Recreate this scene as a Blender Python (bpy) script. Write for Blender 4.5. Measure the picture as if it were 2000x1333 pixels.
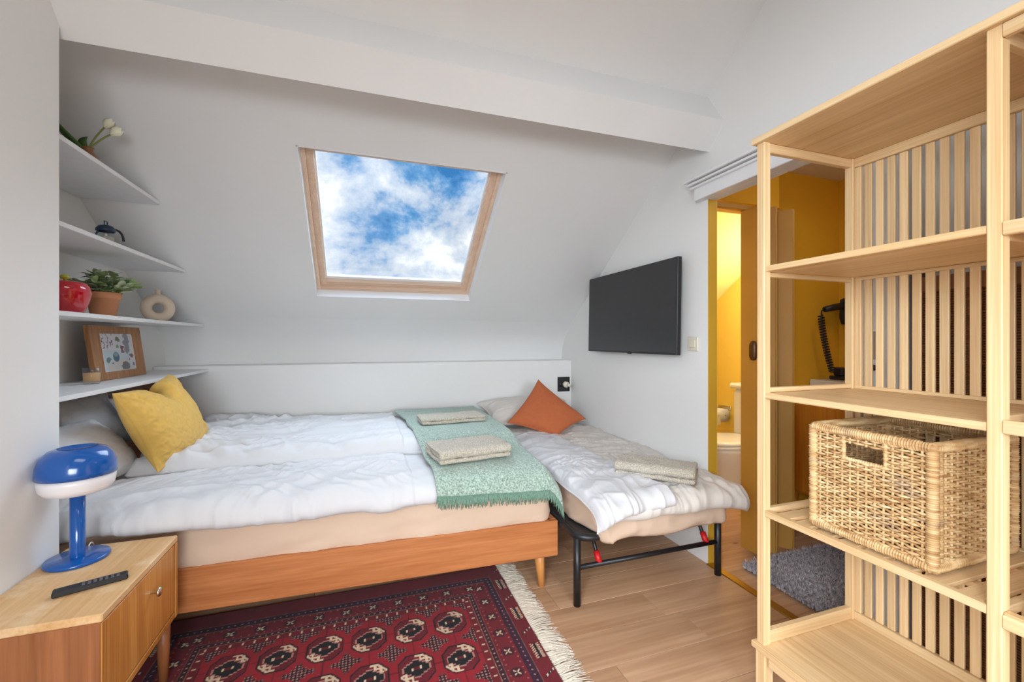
import bpy, math, random
import numpy as np
from mathutils import Vector, Matrix
for o in list(bpy.data.objects): bpy.data.objects.remove(o)
scene = bpy.context.scene
COL = scene.collection
PI = math.pi
random.seed(7); rng = np.random.default_rng(7)
def L1(c):
    c = c/255.0
    return c/12.92 if c <= 0.04045 else ((c+0.055)/1.055)**2.4
def C(r, g, b): return (L1(r), L1(g), L1(b), 1.0)

# ------------------------------------------------------------ camera
cam = bpy.data.cameras.new('camera'); camo = bpy.data.objects.new('camera', cam); COL.objects.link(camo)
cam.sensor_width = 36.0; cam.lens = 848/2000*36.0; cam.shift_y = -2.5/2000; cam.clip_start = 0.05
camo.location = (0, 0, 1.2); camo.rotation_euler = (PI/2, 0, -math.atan(289/848))
scene.camera = camo
# ------------------------------------------------------------ sky
def world():
    w = bpy.data.worlds.new('sky'); scene.world = w; w.use_nodes = True
    nt = w.node_tree; nt.nodes.clear(); N = nt.nodes.new; K = nt.links.new
    out = N('ShaderNodeOutputWorld'); bg = N('ShaderNodeBackground'); K(bg.outputs[0], out.inputs[0])
    tc = N('ShaderNodeTexCoord'); mp = N('ShaderNodeMapping'); K(tc.outputs['Generated'], mp.inputs[0])
    mp.inputs['Location'].default_value = SKY_OFF; mp.inputs['Scale'].default_value = (1, 1, 1.25)
    n1 = N('ShaderNodeTexNoise'); n1.inputs['Scale'].default_value = 3.4; n1.inputs['Detail'].default_value = 11
    n1.inputs['Roughness'].default_value = .63; n1.inputs['Distortion'].default_value = .25; K(mp.outputs[0], n1.inputs[0])
    r = N('ShaderNodeValToRGB'); K(n1.outputs[0], r.inputs[0])
    e = r.color_ramp.elements; e[0].position = .38; e[0].color = C(50, 122, 186); e[1].position = .585; e[1].color = (1.10, 1.12, 1.15, 1)
    for p_, c_ in ((.43, C(105, 160, 212)), (.485, C(196, 212, 232)), (.535, C(230, 236, 244))):
        a = e.new(p_); a.color = c_
    n2 = N('ShaderNodeTexNoise'); n2.inputs['Scale'].default_value = 7; n2.inputs['Detail'].default_value = 6; K(mp.outputs[0], n2.inputs[0])
    r2 = N('ShaderNodeMapRange'); K(n2.outputs[0], r2.inputs[0]); r2.inputs[1].default_value = .3; r2.inputs[2].default_value = .7
    r2.inputs[3].default_value = .92; r2.inputs[4].default_value = 1.06
    mx = N('ShaderNodeMixRGB'); mx.blend_type = 'MULTIPLY'; mx.inputs[0].default_value = 1; K(r.outputs[0], mx.inputs[1]); K(r2.outputs[0], mx.inputs[2])
    K(mx.outputs[0], bg.inputs[0]); bg.inputs[1].default_value = SKY_STRENGTH
SKY_OFF = (31.51, 2.84, 12.19); SKY_STRENGTH = 1.04
world()
XP_ = -.945
def area(name, loc, direction, sx, sy, power, color, spread=180):
    l = bpy.data.lights.new(name, 'AREA'); l.shape = 'RECTANGLE'; l.size = sx; l.size_y = sy; l.energy = power; l.color = color; l.spread = math.radians(spread)
    o = bpy.data.objects.new(name, l); COL.objects.link(o); o.location = loc
    o.rotation_euler = Vector(direction).to_track_quat('-Z', 'Z').to_euler(); return o
# fill lights in added windows behind the camera, then lights for the skylight
area('rear_fill_light', (0.15, -2.36, 1.25), (0, 1, -0.25), 1.7, 1.2, 31, (.86, .935, 1.0), 84)
area('side_fill_light', (XP_-.02, -.75, 1.5), (1, 0.9, -0.55), 1.1, 1.1, 28, (.84, .92, 1.0), 90)
area('ceiling_fill_light', (0.25, 0.15, 2.87), (0, 0, -1), 1.3, .8, 12, (.97, .98, 1.0))   # added fill light; its unseen panel lamp is built below
sl = bpy.data.lights.new('skylight_fill_sun', 'SUN'); sl.energy = 9; sl.angle = math.radians(80); sl.color = (.74, .87, 1.0)      # added soft sun that strengthens the daylight through the skylight
so = bpy.data.objects.new('skylight_fill_sun', sl); COL.objects.link(so); so.rotation_euler = Vector((-.32, -.42, -.85)).to_track_quat('-Z', 'Y').to_euler()
pl = area('skylight_portal', (0.23, 2.93, 1.98), (0, -.58, -.814), 1.0, 1.05, 1, (1, 1, 1)); pl.data.cycles.is_portal = True
vs = scene.view_settings; vs.view_transform = 'Standard'; vs.look = 'None'; vs.exposure = 0.12; vs.gamma = 1.0; vs.use_curve_mapping = False

# ------------------------------------------------------------ materials
def newmat(name):
    m = bpy.data.materials.new(name); m.use_nodes = True; nt = m.node_tree
    return m, nt, nt.nodes['Principled BSDF'], nt.nodes.new, nt.links.new
def P(b, **k):
    names = dict(rough='Roughness', metal='Metallic', spec='Specular IOR Level', trans='Transmission Weight', sheen='Sheen Weight', coat='Coat Weight', sss='Subsurface Weight', alpha='Alpha')
    for a, v in k.items(): b.inputs[names[a]].default_value = v
def coords(N, K, scale=(1, 1, 1), rand=True):
    tc = N('ShaderNodeTexCoord'); mp = N('ShaderNodeMapping'); mp.inputs['Scale'].default_value = scale
    if rand:
        oi = N('ShaderNodeObjectInfo'); mu = N('ShaderNodeVectorMath'); mu.operation = 'SCALE'; mu.inputs[0].default_value = (7.3, 5.1, 9.7); K(oi.outputs['Random'], mu.inputs['Scale'])
        ad = N('ShaderNodeVectorMath'); ad.operation = 'ADD'; K(tc.outputs['Object'], ad.inputs[0]); K(mu.outputs[0], ad.inputs[1]); K(ad.outputs[0], mp.inputs[0])
    else: K(tc.outputs['Object'], mp.inputs[0])
    return mp
def ramp(N, K, src, stops):
    r = N('ShaderNodeValToRGB'); K(src, r.inputs[0]); e = r.color_ramp.elements
    e[0].position, e[0].color = stops[0]; e[1].position, e[1].color = stops[-1]
    for p, c in stops[1:-1]:
        x = e.new(p); x.color = c
    return r
def bump(N, K, b, src, strength, dist=.002):
    bp = N('ShaderNodeBump'); bp.inputs['Strength'].default_value = strength; bp.inputs['Distance'].default_value = dist
    K(src, bp.inputs['Height']); K(bp.outputs[0], b.inputs['Normal'])
def plain(name, col, rough=.5, var=0.06, nscale=6, bstr=0, bscale=200, bdist=.002, **k):
    m, nt, b, N, K = newmat(name); P(b, rough=rough, **k)
    mp = coords(N, K); n = N('ShaderNodeTexNoise'); n.inputs['Scale'].default_value = nscale; n.inputs['Detail'].default_value = 4; K(mp.outputs[0], n.inputs[0])
    lo = tuple(c*(1-var) for c in col[:3])+(1,); hi = tuple(min(1, c*(1+var)) for c in col[:3])+(1,)
    r = ramp(N, K, n.outputs[0], [(.3, lo), (.7, hi)]); K(r.outputs[0], b.inputs['Base Color'])
    if bstr:
        n2 = N('ShaderNodeTexNoise'); n2.inputs['Scale'].default_value = bscale; n2.inputs['Detail'].default_value = 3; K(mp.outputs[0], n2.inputs[0]); bump(N, K, b, n2.outputs[0], bstr, bdist)
    return m
def wood(name, dark, light, axis, rough=.42, grain=22, along=1.3, fine=.35, knots=0, knotcol=None, wear=None):
    m, nt, b, N, K = newmat(name); P(b, rough=rough)
    s = [grain]*3; s['xyz'.index(axis)] = along
    mp = coords(N, K, s); n = N('ShaderNodeTexNoise'); n.inputs['Scale'].default_value = 1; n.inputs['Detail'].default_value = 5
    n.inputs['Roughness'].default_value = .6; n.inputs['Distortion'].default_value = .6; K(mp.outputs[0], n.inputs[0])
    s2 = [grain*7]*3; s2['xyz'.index(axis)] = along*3
    mp2 = coords(N, K, s2); n2 = N('ShaderNodeTexNoise'); n2.inputs['Scale'].default_value = 1; n2.inputs['Detail'].default_value = 3; K(mp2.outputs[0], n2.inputs[0])
    mm = N('ShaderNodeMix'); mm.inputs[0].default_value = fine; K(n.outputs[0], mm.inputs[2]); K(n2.outputs[0], mm.inputs[3])
    mid = tuple((a+c)/2 for a, c in zip(dark, light))
    r = ramp(N, K, mm.outputs[0], [(.33, dark), (.5, mid), (.66, light)]); last = r.outputs[0]
    oi = N('ShaderNodeObjectInfo'); mr = N('ShaderNodeMapRange'); K(oi.outputs['Random'], mr.inputs[0]); mr.inputs[3].default_value = .9; mr.inputs[4].default_value = 1.07
    hv = N('ShaderNodeHueSaturation'); K(mr.outputs[0], hv.inputs['Value']); K(last, hv.inputs['Color']); last = hv.outputs[0]
    if knots:
        sk = [6.5]*3; sk['xyz'.index(axis)] = 2.6
        mk = coords(N, K, sk); v = N('ShaderNodeTexVoronoi'); v.inputs['Scale'].default_value = knots; K(mk.outputs[0], v.inputs[0])
        rk = ramp(N, K, v.outputs['Distance'], [(.035, (1, 1, 1, 1)), (.12, (0, 0, 0, 1))])
        mx = N('ShaderNodeMixRGB'); K(rk.outputs[0], mx.inputs[0]); K(last, mx.inputs[1]); mx.inputs[2].default_value = knotcol; last = mx.outputs[0]
    if wear:
        mw = coords(N, K, (9, 9, 9)); nw = N('ShaderNodeTexNoise'); nw.inputs['Scale'].default_value = 1; nw.inputs['Detail'].default_value = 8; nw.inputs['Roughness'].default_value = .7; K(mw.outputs[0], nw.inputs[0])
        rw = ramp(N, K, nw.outputs[0], [(.5, (0, 0, 0, 1)), (.66, (.8, .8, .8, 1))]); mx = N('ShaderNodeMixRGB'); K(rw.outputs[0], mx.inputs[0]); K(last, mx.inputs[1]); mx.inputs[2].default_value = wear; last = mx.outputs[0]
    K(last, b.inputs['Base Color']); bump(N, K, b, n2.outputs[0], .08, .001)
    return m
def attrmat(name, rough=.9, bstr=.5, bscale=500, sheen=0):
    m, nt, b, N, K = newmat(name); P(b, rough=rough, spec=.15, sheen=sheen)
    a = N('ShaderNodeAttribute'); a.attribute_name = 'Col'; K(a.outputs['Color'], b.inputs['Base Color'])
    if bstr:
        mp = coords(N, K, rand=False); n = N('ShaderNodeTexNoise'); n.inputs['Scale'].default_value = bscale; K(mp.outputs[0], n.inputs[0]); bump(N, K, b, n.outputs[0], bstr, .002)
    return m
def glassmat(name, tint=(1, 1, 1, 1)):
    m, nt, b, N, K = newmat(name); nt.nodes.remove(b); out = nt.nodes['Material Output']
    t = N('ShaderNodeBsdfTransparent'); t.inputs[0].default_value = tint; g = N('ShaderNodeBsdfGlossy'); g.inputs['Roughness'].default_value = .02
    lw = N('ShaderNodeLayerWeight'); lw.inputs[0].default_value = .35; pw = N('ShaderNodeMath'); pw.operation = 'POWER'; pw.inputs[1].default_value = 4; K(lw.outputs['Facing'], pw.inputs[0])
    ma = N('ShaderNodeMath'); ma.operation = 'MULTIPLY_ADD'; ma.inputs[1].default_value = .5; ma.inputs[2].default_value = .04; K(pw.outputs[0], ma.inputs[0])
    mx = N('ShaderNodeMixShader'); K(ma.outputs[0], mx.inputs[0]); K(t.outputs[0], mx.inputs[1]); K(g.outputs[0], mx.inputs[2]); K(mx.outputs[0], out.inputs[0])
    return m
M = {}
M['wall'] = plain('white_wall_paint', (.83, .82, .80, 1), .85, .012, 2, .06, 60)
M['slope'] = plain('white_ceiling_paint', (.80, .795, .785, 1), .85, .015, 2, .06, 40)
M['trimwhite'] = plain('white_trim_paint', (.82, .82, .83, 1), .5, .01)
M['shelfwhite'] = plain('white_shelf_laminate', (.80, .80, .80, 1), .5, .02, 30, .1, 120)
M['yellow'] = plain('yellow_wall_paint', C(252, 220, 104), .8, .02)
M['yellowshade'] = plain('shaded_yellow_wall_paint', C(228, 172, 34), .8, .02)  # the yellow wall paint darkened to carry the bathroom's dimmer light
M['jamb'] = plain('shaded_jamb_paint', C(204, 158, 46), .6, .02)  # yellow darkened to stand in for shade on the jamb
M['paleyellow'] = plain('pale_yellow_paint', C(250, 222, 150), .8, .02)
M['ochre'] = plain('ochre_door_paint', C(178, 130, 54), .55, .03)
M['sheet'] = plain('white_cotton', (.665, .655, .665, 1), .9, .015, 8, .25, 900, .0006, sheen=.1)
M['sheet2'] = plain('warm_white_cotton', (.69, .635, .58, 1), .9, .02, 8, .25, 900, .0006, sheen=.1)
M['fitted'] = plain('cream_fitted_sheet', C(214, 186, 162), .9, .02, 6, .25, 900, .0006)
M['yelfab'] = plain('mustard_linen', C(222, 178, 88), .92, .06, 40, .5, 1400, .0006, sheen=.1)
M['terra'] = plain('terracotta_linen', C(186, 100, 58), .92, .05, 40, .4, 1400, .0006)
M['throw'] = plain('sage_mohair', C(164, 186, 172), .98, .5, 130, 1.0, 230, .006, sheen=.4)
M['throwdark'] = plain('sage_fringe', C(112, 142, 124), .98, .3, 200)
M['towel'] = plain('beige_terry', C(202, 192, 174), .98, .4, 230, 1.0, 300, .006, sheen=.3)
M['blue'] = plain('blue_lacquer', C(2, 84, 166), .18, .02, coat=.4)
M['opal'] = plain('opal_white', (.86, .83, .84, 1), .3, .01, sss=.0)
M['blk'] = plain('black_metal', (.012, .012, .014, 1), .4, .1)
M['blkpl'] = plain('black_plastic', (.014, .014, .016, 1), .45, .1)
M['grybtn'] = plain('grey_button', (.12, .12, .13, 1), .5, .05)
M['red'] = plain('red_rubber', C(200, 25, 30), .5, .05)
M['screen'] = plain('tv_screen', (.02, .02, .022, 1), .12, .02, spec=.6)
M['ivory'] = plain('ivory_plastic', C(226, 218, 200), .4, .01)
M['chrome'] = plain('brushed_metal', (.62, .58, .52, 1), .25, .03, metal=1)
M['brass'] = plain('brass', C(200, 170, 90), .35, .03, metal=1)
M['terrapot'] = plain('terracotta_pot', C(200, 136, 98), .85, .07, 14, .2, 90)
M['soil'] = plain('soil', (.03, .02, .015, 1), .95, .3, 90)
M['leaf'] = plain('sage_leaf', C(150, 172, 120), .6, .35, 14)
M['leaf2'] = plain('pale_leaf', C(198, 210, 180), .6, .25, 14)
M['tulip_leaf'] = plain('tulip_leaf', C(74, 104, 48), .5, .2, 20)
M['stem'] = plain('stem', C(128, 142, 76), .6, .1)
M['petal'] = plain('petal', C(236, 234, 206), .6, .06, 40)
M['brownglaze'] = plain('brown_glaze', C(140, 96, 62), .3, .1)
M['redglaze'] = plain('red_glaze', C(190, 12, 34), .07, .1, 10, coat=.6)
M['gold'] = plain('gold_trim', C(214, 184, 90), .3, .05, metal=.6)
M['lime'] = plain('lime_glaze', C(196, 196, 60), .3, .05)
M['ceram'] = plain('matt_cream_ceramic', C(208, 190, 170), .9, .03, 30, .25, 260)
M['wax'] = plain('peach_wax', C(250, 190, 130), .5, .02)
M['glass'] = glassmat('window_glass', (.97, .985, 1, 1)); M['jar'] = glassmat('jar_glass', (.93, .95, .95, 1))
M['navy'] = plain('navy_enamel', C(28, 44, 74), .35, .05)
M['porc'] = plain('white_porcelain', (.86, .86, .86, 1), .12, .01)
M['paper'] = plain('white_paper', (.85, .85, .84, 1), .9, .02)
M['bronze'] = plain('dark_bronze', C(92, 62, 34), .4, .08, metal=.5)
M['charpile'] = plain('charcoal_pile', C(176, 170, 174), .95, .5, 60)
M['rugback'] = plain('dark_rug_backing', (.05, .045, .048, 1), .95, .2)
M['fringe'] = plain('cream_fringe', C(226, 214, 196), .95, .1, 30)
M['rug'] = attrmat('red_wool_rug', .85, .6, 420, .15); M['print'] = attrmat('picture_print', .6, 0)
def bam(ax): return wood('bamboo_'+ax, C(212, 172, 120), C(243, 213, 166), ax, .45, 34, 1.1, .4)
for ax in 'xyz': M['bam'+ax] = bam(ax)
def win(ax): return wood('pine_'+ax, C(212, 178, 150), C(232, 204, 180), ax, .4, 30, 1.2, .4)
for ax in 'xy': M['pine'+ax] = win(ax)
M['bedwood'] = wood('oak_bed', C(170, 96, 48), C(206, 134, 80), 'x', .42, 16, .9, .4)
M['bedleg'] = wood('oak_leg', C(190, 122, 60), C(222, 160, 92), 'z', .42, 20, 1.2, .3)
M['head'] = wood('walnut_headboard', C(96, 52, 28), C(132, 78, 46), 'y', .45, 16, 1, .4)
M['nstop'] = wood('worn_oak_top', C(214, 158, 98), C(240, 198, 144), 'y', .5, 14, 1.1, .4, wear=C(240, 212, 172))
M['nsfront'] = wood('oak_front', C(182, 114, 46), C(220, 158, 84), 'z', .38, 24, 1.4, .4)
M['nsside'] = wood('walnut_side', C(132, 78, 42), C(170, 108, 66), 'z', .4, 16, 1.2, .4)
M['frame'] = wood('frame_oak', C(140, 90, 48), C(184, 130, 80), 'z', .5, 30, 2, .4)
M['vanity'] = wood('orange_veneer', C(196, 110, 26), C(226, 146, 48), 'z', .35, 14, 1.2, .3)
M['floor'] = wood('oak_plank', C(174, 132, 98), C(218, 178, 142), 'x', .36, 9, .7, .35, 1.35, C(88, 56, 36))
M['sub'] = plain('dark_joint', (.10, .06, .035, 1), .8, .1)
M['mahog'] = wood('mahogany', C(70, 34, 24), C(112, 62, 44), 'z', .3, 20, 1.2, .3)
M['rattan'] = plain('dark_rattan', C(158, 108, 64), .6, .35, 90)
def wickermat():
    m, nt, b, N, K = newmat('wicker'); P(b, rough=.55)
    mp = coords(N, K, (14, 14, 120), False); n = N('ShaderNodeTexNoise'); n.inputs['Scale'].default_value = 1; n.inputs['Detail'].default_value = 3; K(mp.outputs[0], n.inputs[0])
    r = ramp(N, K, n.outputs[0], [(.3, C(168, 124, 76)), (.5, C(206, 168, 116)), (.7, C(232, 202, 154))])
    mp2 = coords(N, K, (5, 5, 16), False); n2 = N('ShaderNodeTexNoise'); n2.inputs['Scale'].default_value = 1; n2.inputs['Detail'].default_value = 2; K(mp2.outputs[0], n2.inputs[0])
    r2 = ramp(N, K, n2.outputs[0], [(.60, (0, 0, 0, 1)), (.70, (.75, .75, .75, 1))])
    mx = N('ShaderNodeMixRGB'); K(r2.outputs[0], mx.inputs[0]); K(r.outputs[0], mx.inputs[1]); mx.inputs[2].default_value = C(146, 122, 104); K(mx.outputs[0], b.inputs['Base Color'])
    return m
M['wicker'] = wickermat()
def lampmat():
    m, nt, b, N, K = newmat('lit_globe'); b.inputs['Base Color'].default_value = (1, 1, 1, 1); b.inputs['Emission Color'].default_value = (1, .93, .78, 1); b.inputs['Emission Strength'].default_value = 6; return m
M['lit'] = lampmat()

# ------------------------------------------------------------ mesh helpers
class MB:
    def __init__(s): s.v = []; s.f = []; s.sm = []
    def add(s, verts, faces, smooth=False):
        o = len(s.v); s.v += [tuple(map(float, p)) for p in verts]; s.f += [tuple(i+o for i in f) for f in faces]; s.sm += [smooth]*len(faces); return s
    def box(s, lo, hi, b=.002):
        lo = np.array(lo, float); hi = np.array(hi, float); lo, hi = np.minimum(lo, hi), np.maximum(lo, hi)
        b = min(b, .45*float((hi-lo).min()))
        if b <= 0:
            v = [(x, y, z) for x in (lo[0], hi[0]) for y in (lo[1], hi[1]) for z in (lo[2], hi[2])]
            return s.add(v, [(0, 1, 3, 2), (4, 6, 7, 5), (0, 4, 5, 1), (2, 3, 7, 6), (0, 2, 6, 4), (1, 5, 7, 3)])
        idx = {}; v = []
        for sx in (0, 1):
            for sy in (0, 1):
                for sz in (0, 1):
                    c = np.array([hi[i] if k else lo[i] for i, k in enumerate((sx, sy, sz))]); ins = np.array([-1 if k else 1 for k in (sx, sy, sz)])*b
                    for ax in range(3):
                        p = c+ins; p[ax] = c[ax]; idx[(sx, sy, sz, ax)] = len(v); v.append(p)
        f = []
        for ax in range(3):
            a1, a2 = [(1, 2), (2, 0), (0, 1)][ax]
            for k in (0, 1):
                q = []
                for p, r in ((0, 0), (1, 0), (1, 1), (0, 1)):
                    t = [0, 0, 0]; t[ax] = k; t[a1] = p; t[a2] = r; q.append(idx[(*t, ax)])
                f.append(tuple(q if k else q[::-1]))
            for p in (0, 1):
                for r in (0, 1):
                    t0 = [0, 0, 0]; t0[a1] = p; t0[a2] = r; t1 = list(t0); t1[ax] = 1
                    q = (idx[(*t0, a1)], idx[(*t1, a1)], idx[(*t1, a2)], idx[(*t0, a2)]); f.append(q if (p == r) else q[::-1])
        for sx in (0, 1):
            for sy in (0, 1):
                for sz in (0, 1):
                    t = tuple(idx[(sx, sy, sz, a)] for a in range(3)); f.append(t if (sx+sy+sz) % 2 else t[::-1])
        return s.add(v, f)
    def prism(s, poly, a, b, axis=0):           # polygon in the two other axes, extruded from a to b
        n = len(poly); v = []
        for q in (a, b):
            for p in poly:
                t = list(p); t.insert(axis, q); v.append(t)
        f = [tuple(range(n))[::-1], tuple(range(n, 2*n))]+[(i, (i+1) % n, n+(i+1) % n, n+i) for i in range(n)]
        return s.add(v, f)
    def tube(s, pts, r, n=8, smooth=True, cap=True):
        pts = np.array(pts, float); m = len(pts); r = np.broadcast_to(np.array(r, float), (m,))
        T = np.gradient(pts, axis=0); T /= np.linalg.norm(T, axis=1)[:, None]+1e-12
        up = np.array([0, 0, 1.]) if abs(T[0][2]) < .9 else np.array([1., 0, 0]); v = []
        a = np.cross(T[0], up); a /= np.linalg.norm(a)
        for i in range(m):
            a = a-T[i]*np.dot(a, T[i]); a /= np.linalg.norm(a)+1e-12; bb = np.cross(T[i], a)
            for k in range(n):
                q = 2*PI*k/n; v.append(pts[i]+r[i]*(math.cos(q)*a+math.sin(q)*bb))
        f = [(i*n+k, i*n+(k+1) % n, (i+1)*n+(k+1) % n, (i+1)*n+k) for i in range(m-1) for k in range(n)]
        if cap: f += [tuple(range(n))[::-1], tuple((m-1)*n+k for k in range(n))]
        return s.add(v, f, smooth)
    def lathe(s, prof, c=(0, 0, 0), n=32, sx=1, sy=1, smooth=True):
        v = []; m = len(prof)
        for r, z in prof:
            for k in range(n):
                q = 2*PI*k/n; v.append((c[0]+max(r, 1e-5)*sx*math.cos(q), c[1]+max(r, 1e-5)*sy*math.sin(q), c[2]+z))
        f = [(i*n+k, i*n+(k+1) % n, (i+1)*n+(k+1) % n, (i+1)*n+k) for i in range(m-1) for k in range(n)]
        return s.add(v, f, smooth)
    def mesh(s, name, off=(0, 0, 0)):
        me = bpy.data.meshes.new(name); me.from_pydata([(x-off[0], y-off[1], z-off[2]) for x, y, z in s.v], [], s.f)
        me.polygons.foreach_set('use_smooth', s.sm); me.update(); return me
def wloc(o):
    p = Vector((0, 0, 0))
    while o: p += o.location; o = o.parent
    return p
def link(name, me, mat, parent=None, loc=(0, 0, 0)):
    o = bpy.data.objects.new(name, me); COL.objects.link(o)
    if mat is not None and not me.materials: me.materials.append(M[mat] if isinstance(mat, str) else mat)
    o.location = loc
    if parent: o.parent = parent
    return o
def tag(o, label=None, cat=None, group=None, kind=None):
    if label: o['label'] = label
    if cat: o['category'] = cat
    if group: o['group'] = group
    if kind: o['kind'] = kind
    return o
def thing(name, label, cat, loc=(0, 0, 0), group=None):
    o = bpy.data.objects.new(name, None); COL.objects.link(o); o.location = loc; o.empty_display_size = .05
    return tag(o, label, cat, group)
def part(name, mb, mat, parent, label=None, kind=None):      # mb in world coordinates
    off = wloc(parent); o = link(name, mb.mesh(name, off), mat, parent)
    return tag(o, label, kind=kind)
def solo(name, mb, mat, label, cat, loc, group=None):
    o = link(name, mb.mesh(name, loc), mat, None, loc); return tag(o, label, cat, group)
def struct(name, mb, mat, parent=None, label=None):
    if parent: return part(name, mb, mat, parent, label)
    o = link(name, mb.mesh(name), mat); return tag(o, label, kind='structure')
def fixnormals(o):
    import bmesh
    bm = bmesh.new(); bm.from_mesh(o.data); bmesh.ops.recalc_face_normals(bm, faces=bm.faces); bm.to_mesh(o.data); bm.free()

def pnoise(x, y, seed=0):
    x = np.asarray(x, float); y = np.asarray(y, float); ix = np.floor(x).astype(np.int64); iy = np.floor(y).astype(np.int64); fx = x-ix; fy = y-iy
    def g(i, j, dx, dy):
        h = (i*374761393+j*668265263+seed*974634877) & 0xffffffff; h = ((h ^ (h >> 13))*1274126177) & 0xffffffff; h = h ^ (h >> 16)
        a = (h & 0xffff)/65536.0*2*PI; return np.cos(a)*dx+np.sin(a)*dy
    u = fx*fx*fx*(fx*(fx*6-15)+10); w = fy*fy*fy*(fy*(fy*6-15)+10)
    return 1.4*((g(ix, iy, fx, fy)*(1-u)+g(ix+1, iy, fx-1, fy)*u)*(1-w)+(g(ix, iy+1, fx, fy-1)*(1-u)+g(ix+1, iy+1, fx-1, fy-1)*u)*w)
def fbm(x, y, seed=0, oct=4):
    s = 0; a = 1; f = 1
    for k in range(oct): s = s+a*pnoise(x*f, y*f, seed+k); a *= .5; f *= 2
    return s
def ridge(x, y, ang, seed, sc, st, warp=.6):                 # crease field: sharp valleys, soft swells
    c, q = math.cos(ang), math.sin(ang); a = (x*c+y*q)*sc; b = (-x*q+y*c)*sc*st
    a = a+warp*pnoise(a*.7+9, b*.7, seed+50); b = b+warp*pnoise(a*.7, b*.7+5, seed+51)
    return 1-2*np.abs(pnoise(a, b, seed))
def creases(x, y, seed=0, amp=1.0):
    return amp*(.5*ridge(x, y, .5, seed, 4.5, 2.6)+.34*ridge(x, y, -.9, seed+7, 8, 2.4)+.22*ridge(x, y, 1.3, seed+13, 15, 2)+.3*fbm(x*3, y*3, seed+20, 2))
def sheet(Cf, nu, nv, top, bot, disp=None):
    U, V = np.meshgrid(np.linspace(0, 1, nu), np.linspace(0, 1, nv), indexing='ij')
    Pn = Cf(U, V); du = np.gradient(Pn, axis=0); dv = np.gradient(Pn, axis=1); Nn = np.cross(du, dv); Nn /= np.linalg.norm(Nn, axis=2)[..., None]+1e-12
    T = top(U, V) if callable(top) else np.full(U.shape, top); B = bot(U, V) if callable(bot) else np.full(U.shape, bot)
    A = Pn+Nn*T[..., None]; D = Pn-Nn*B[..., None]
    if disp is not None:
        d = disp(U, V, A); A = A+Nn*d[..., None]
    n = nu*nv; v = np.concatenate([A.reshape(-1, 3), D.reshape(-1, 3)])
    I = np.arange(n).reshape(nu, nv); q = np.stack([I[:-1, :-1], I[1:, :-1], I[1:, 1:], I[:-1, 1:]], -1).reshape(-1, 4)
    f = [tuple(r) for r in q.tolist()]+[tuple(r[::-1]) for r in (q+n).tolist()]
    for line in (I[:, 0], I[::-1, -1], I[-1, :], I[0, ::-1]):
        for i in range(len(line)-1): f.append((int(line[i+1]), int(line[i]), int(line[i])+n, int(line[i+1])+n))
    mb = MB(); mb.add(v, f, True); return mb
def rnd(t, e):                                               # 0 at both ends, 1 inside, rounded
    d = np.clip(np.minimum(t, 1-t)/e, 0, 1); return np.sqrt(np.clip(1-(1-d)**2, 0, 1))
def path(pts):                                               # smooth polyline sampler
    p = np.array(pts, float); d = np.r_[0, np.cumsum(np.linalg.norm(np.diff(p, axis=0), axis=1))]; t = d/d[-1]
    tt = np.linspace(0, 1, 400); q = np.stack([np.interp(tt, t, p[:, k]) for k in range(p.shape[1])], 1)
    k = np.hanning(31); k /= k.sum(); qq = np.stack([np.convolve(np.pad(q[:, i], 15, mode='reflect', reflect_type='odd'), k, 'valid') for i in range(p.shape[1])], 1)
    return lambda s: np.stack([np.interp(s, tt, qq[:, i]) for i in range(p.shape[1])], -1)
def cushion(name, corners, thick, mat, label, cat='pillow', seed=1, amp=.006, pinch=.07, n=64, chop=0, group=None, power=.5, back=None):
    c = [np.array(p, float) for p in corners]                # order: (u0v0),(u1v0),(u1v1),(u0v1); normal = du x dv
    ctr = sum(c)/4
    def Cf(U, V):
        pu = U+pinch*(.5-U)*2*(1-(2*V-1)**2)*(np.abs(2*U-1)**3); pv = V+pinch*(.5-V)*2*(1-(2*U-1)**2)*(np.abs(2*V-1)**3)
        X = ((1-pu)*(1-pv))[..., None]*c[0]+(pu*(1-pv))[..., None]*c[1]+(pu*pv)[..., None]*c[2]+((1-pu)*pv)[..., None]*c[3]
        if chop:
            d = chop*np.exp(-((U-.52)/.11)**2)*V**4; X = X-d[..., None]*(c[3]-c[0])
        return X
    size = np.linalg.norm(c[1]-c[0])
    def th(U, V): return thick*.5*np.clip((1-(2*U-1)**2)*(1-(2*V-1)**2), 0, 1)**power
    def dp(U, V, A):
        edge = 1-np.clip((1-(2*U-1)**2)*(1-(2*V-1)**2), 0, 1)
        rad = np.arctan2(V-.5, U-.5); w = np.sin(rad*9+3*pnoise(U*3, V*3, seed))*edge**2*.5
        m = np.clip(np.minimum(np.minimum(U, 1-U), np.minimum(V, 1-V))/.03, 0, 1)
        return m*amp*(creases(U*size*1.6, V*size*1.6, seed)*(.35+.65*edge)+w)
    bk = (lambda U, V: th(U, V)*back) if back is not None else th
    mb = sheet(Cf, n, n, th, bk, dp); z = min(p[2] for p in c)
    return solo(name, mb, mat, label, cat, (ctr[0], ctr[1], z), group)

# ============================================================ STRUCTURE
SL = .713; Y0 = 3.676; Z0 = 1.2
NY, NZ = .5805, .8142
def sz(y): return Z0+SL*(Y0-y)
XR, XL, XP = 1.74, -1.32, -.945; YP = 1.824; YK = 3.475; ZK = 1.02
RIDGE = .35; ZR = sz(RIDGE)
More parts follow.
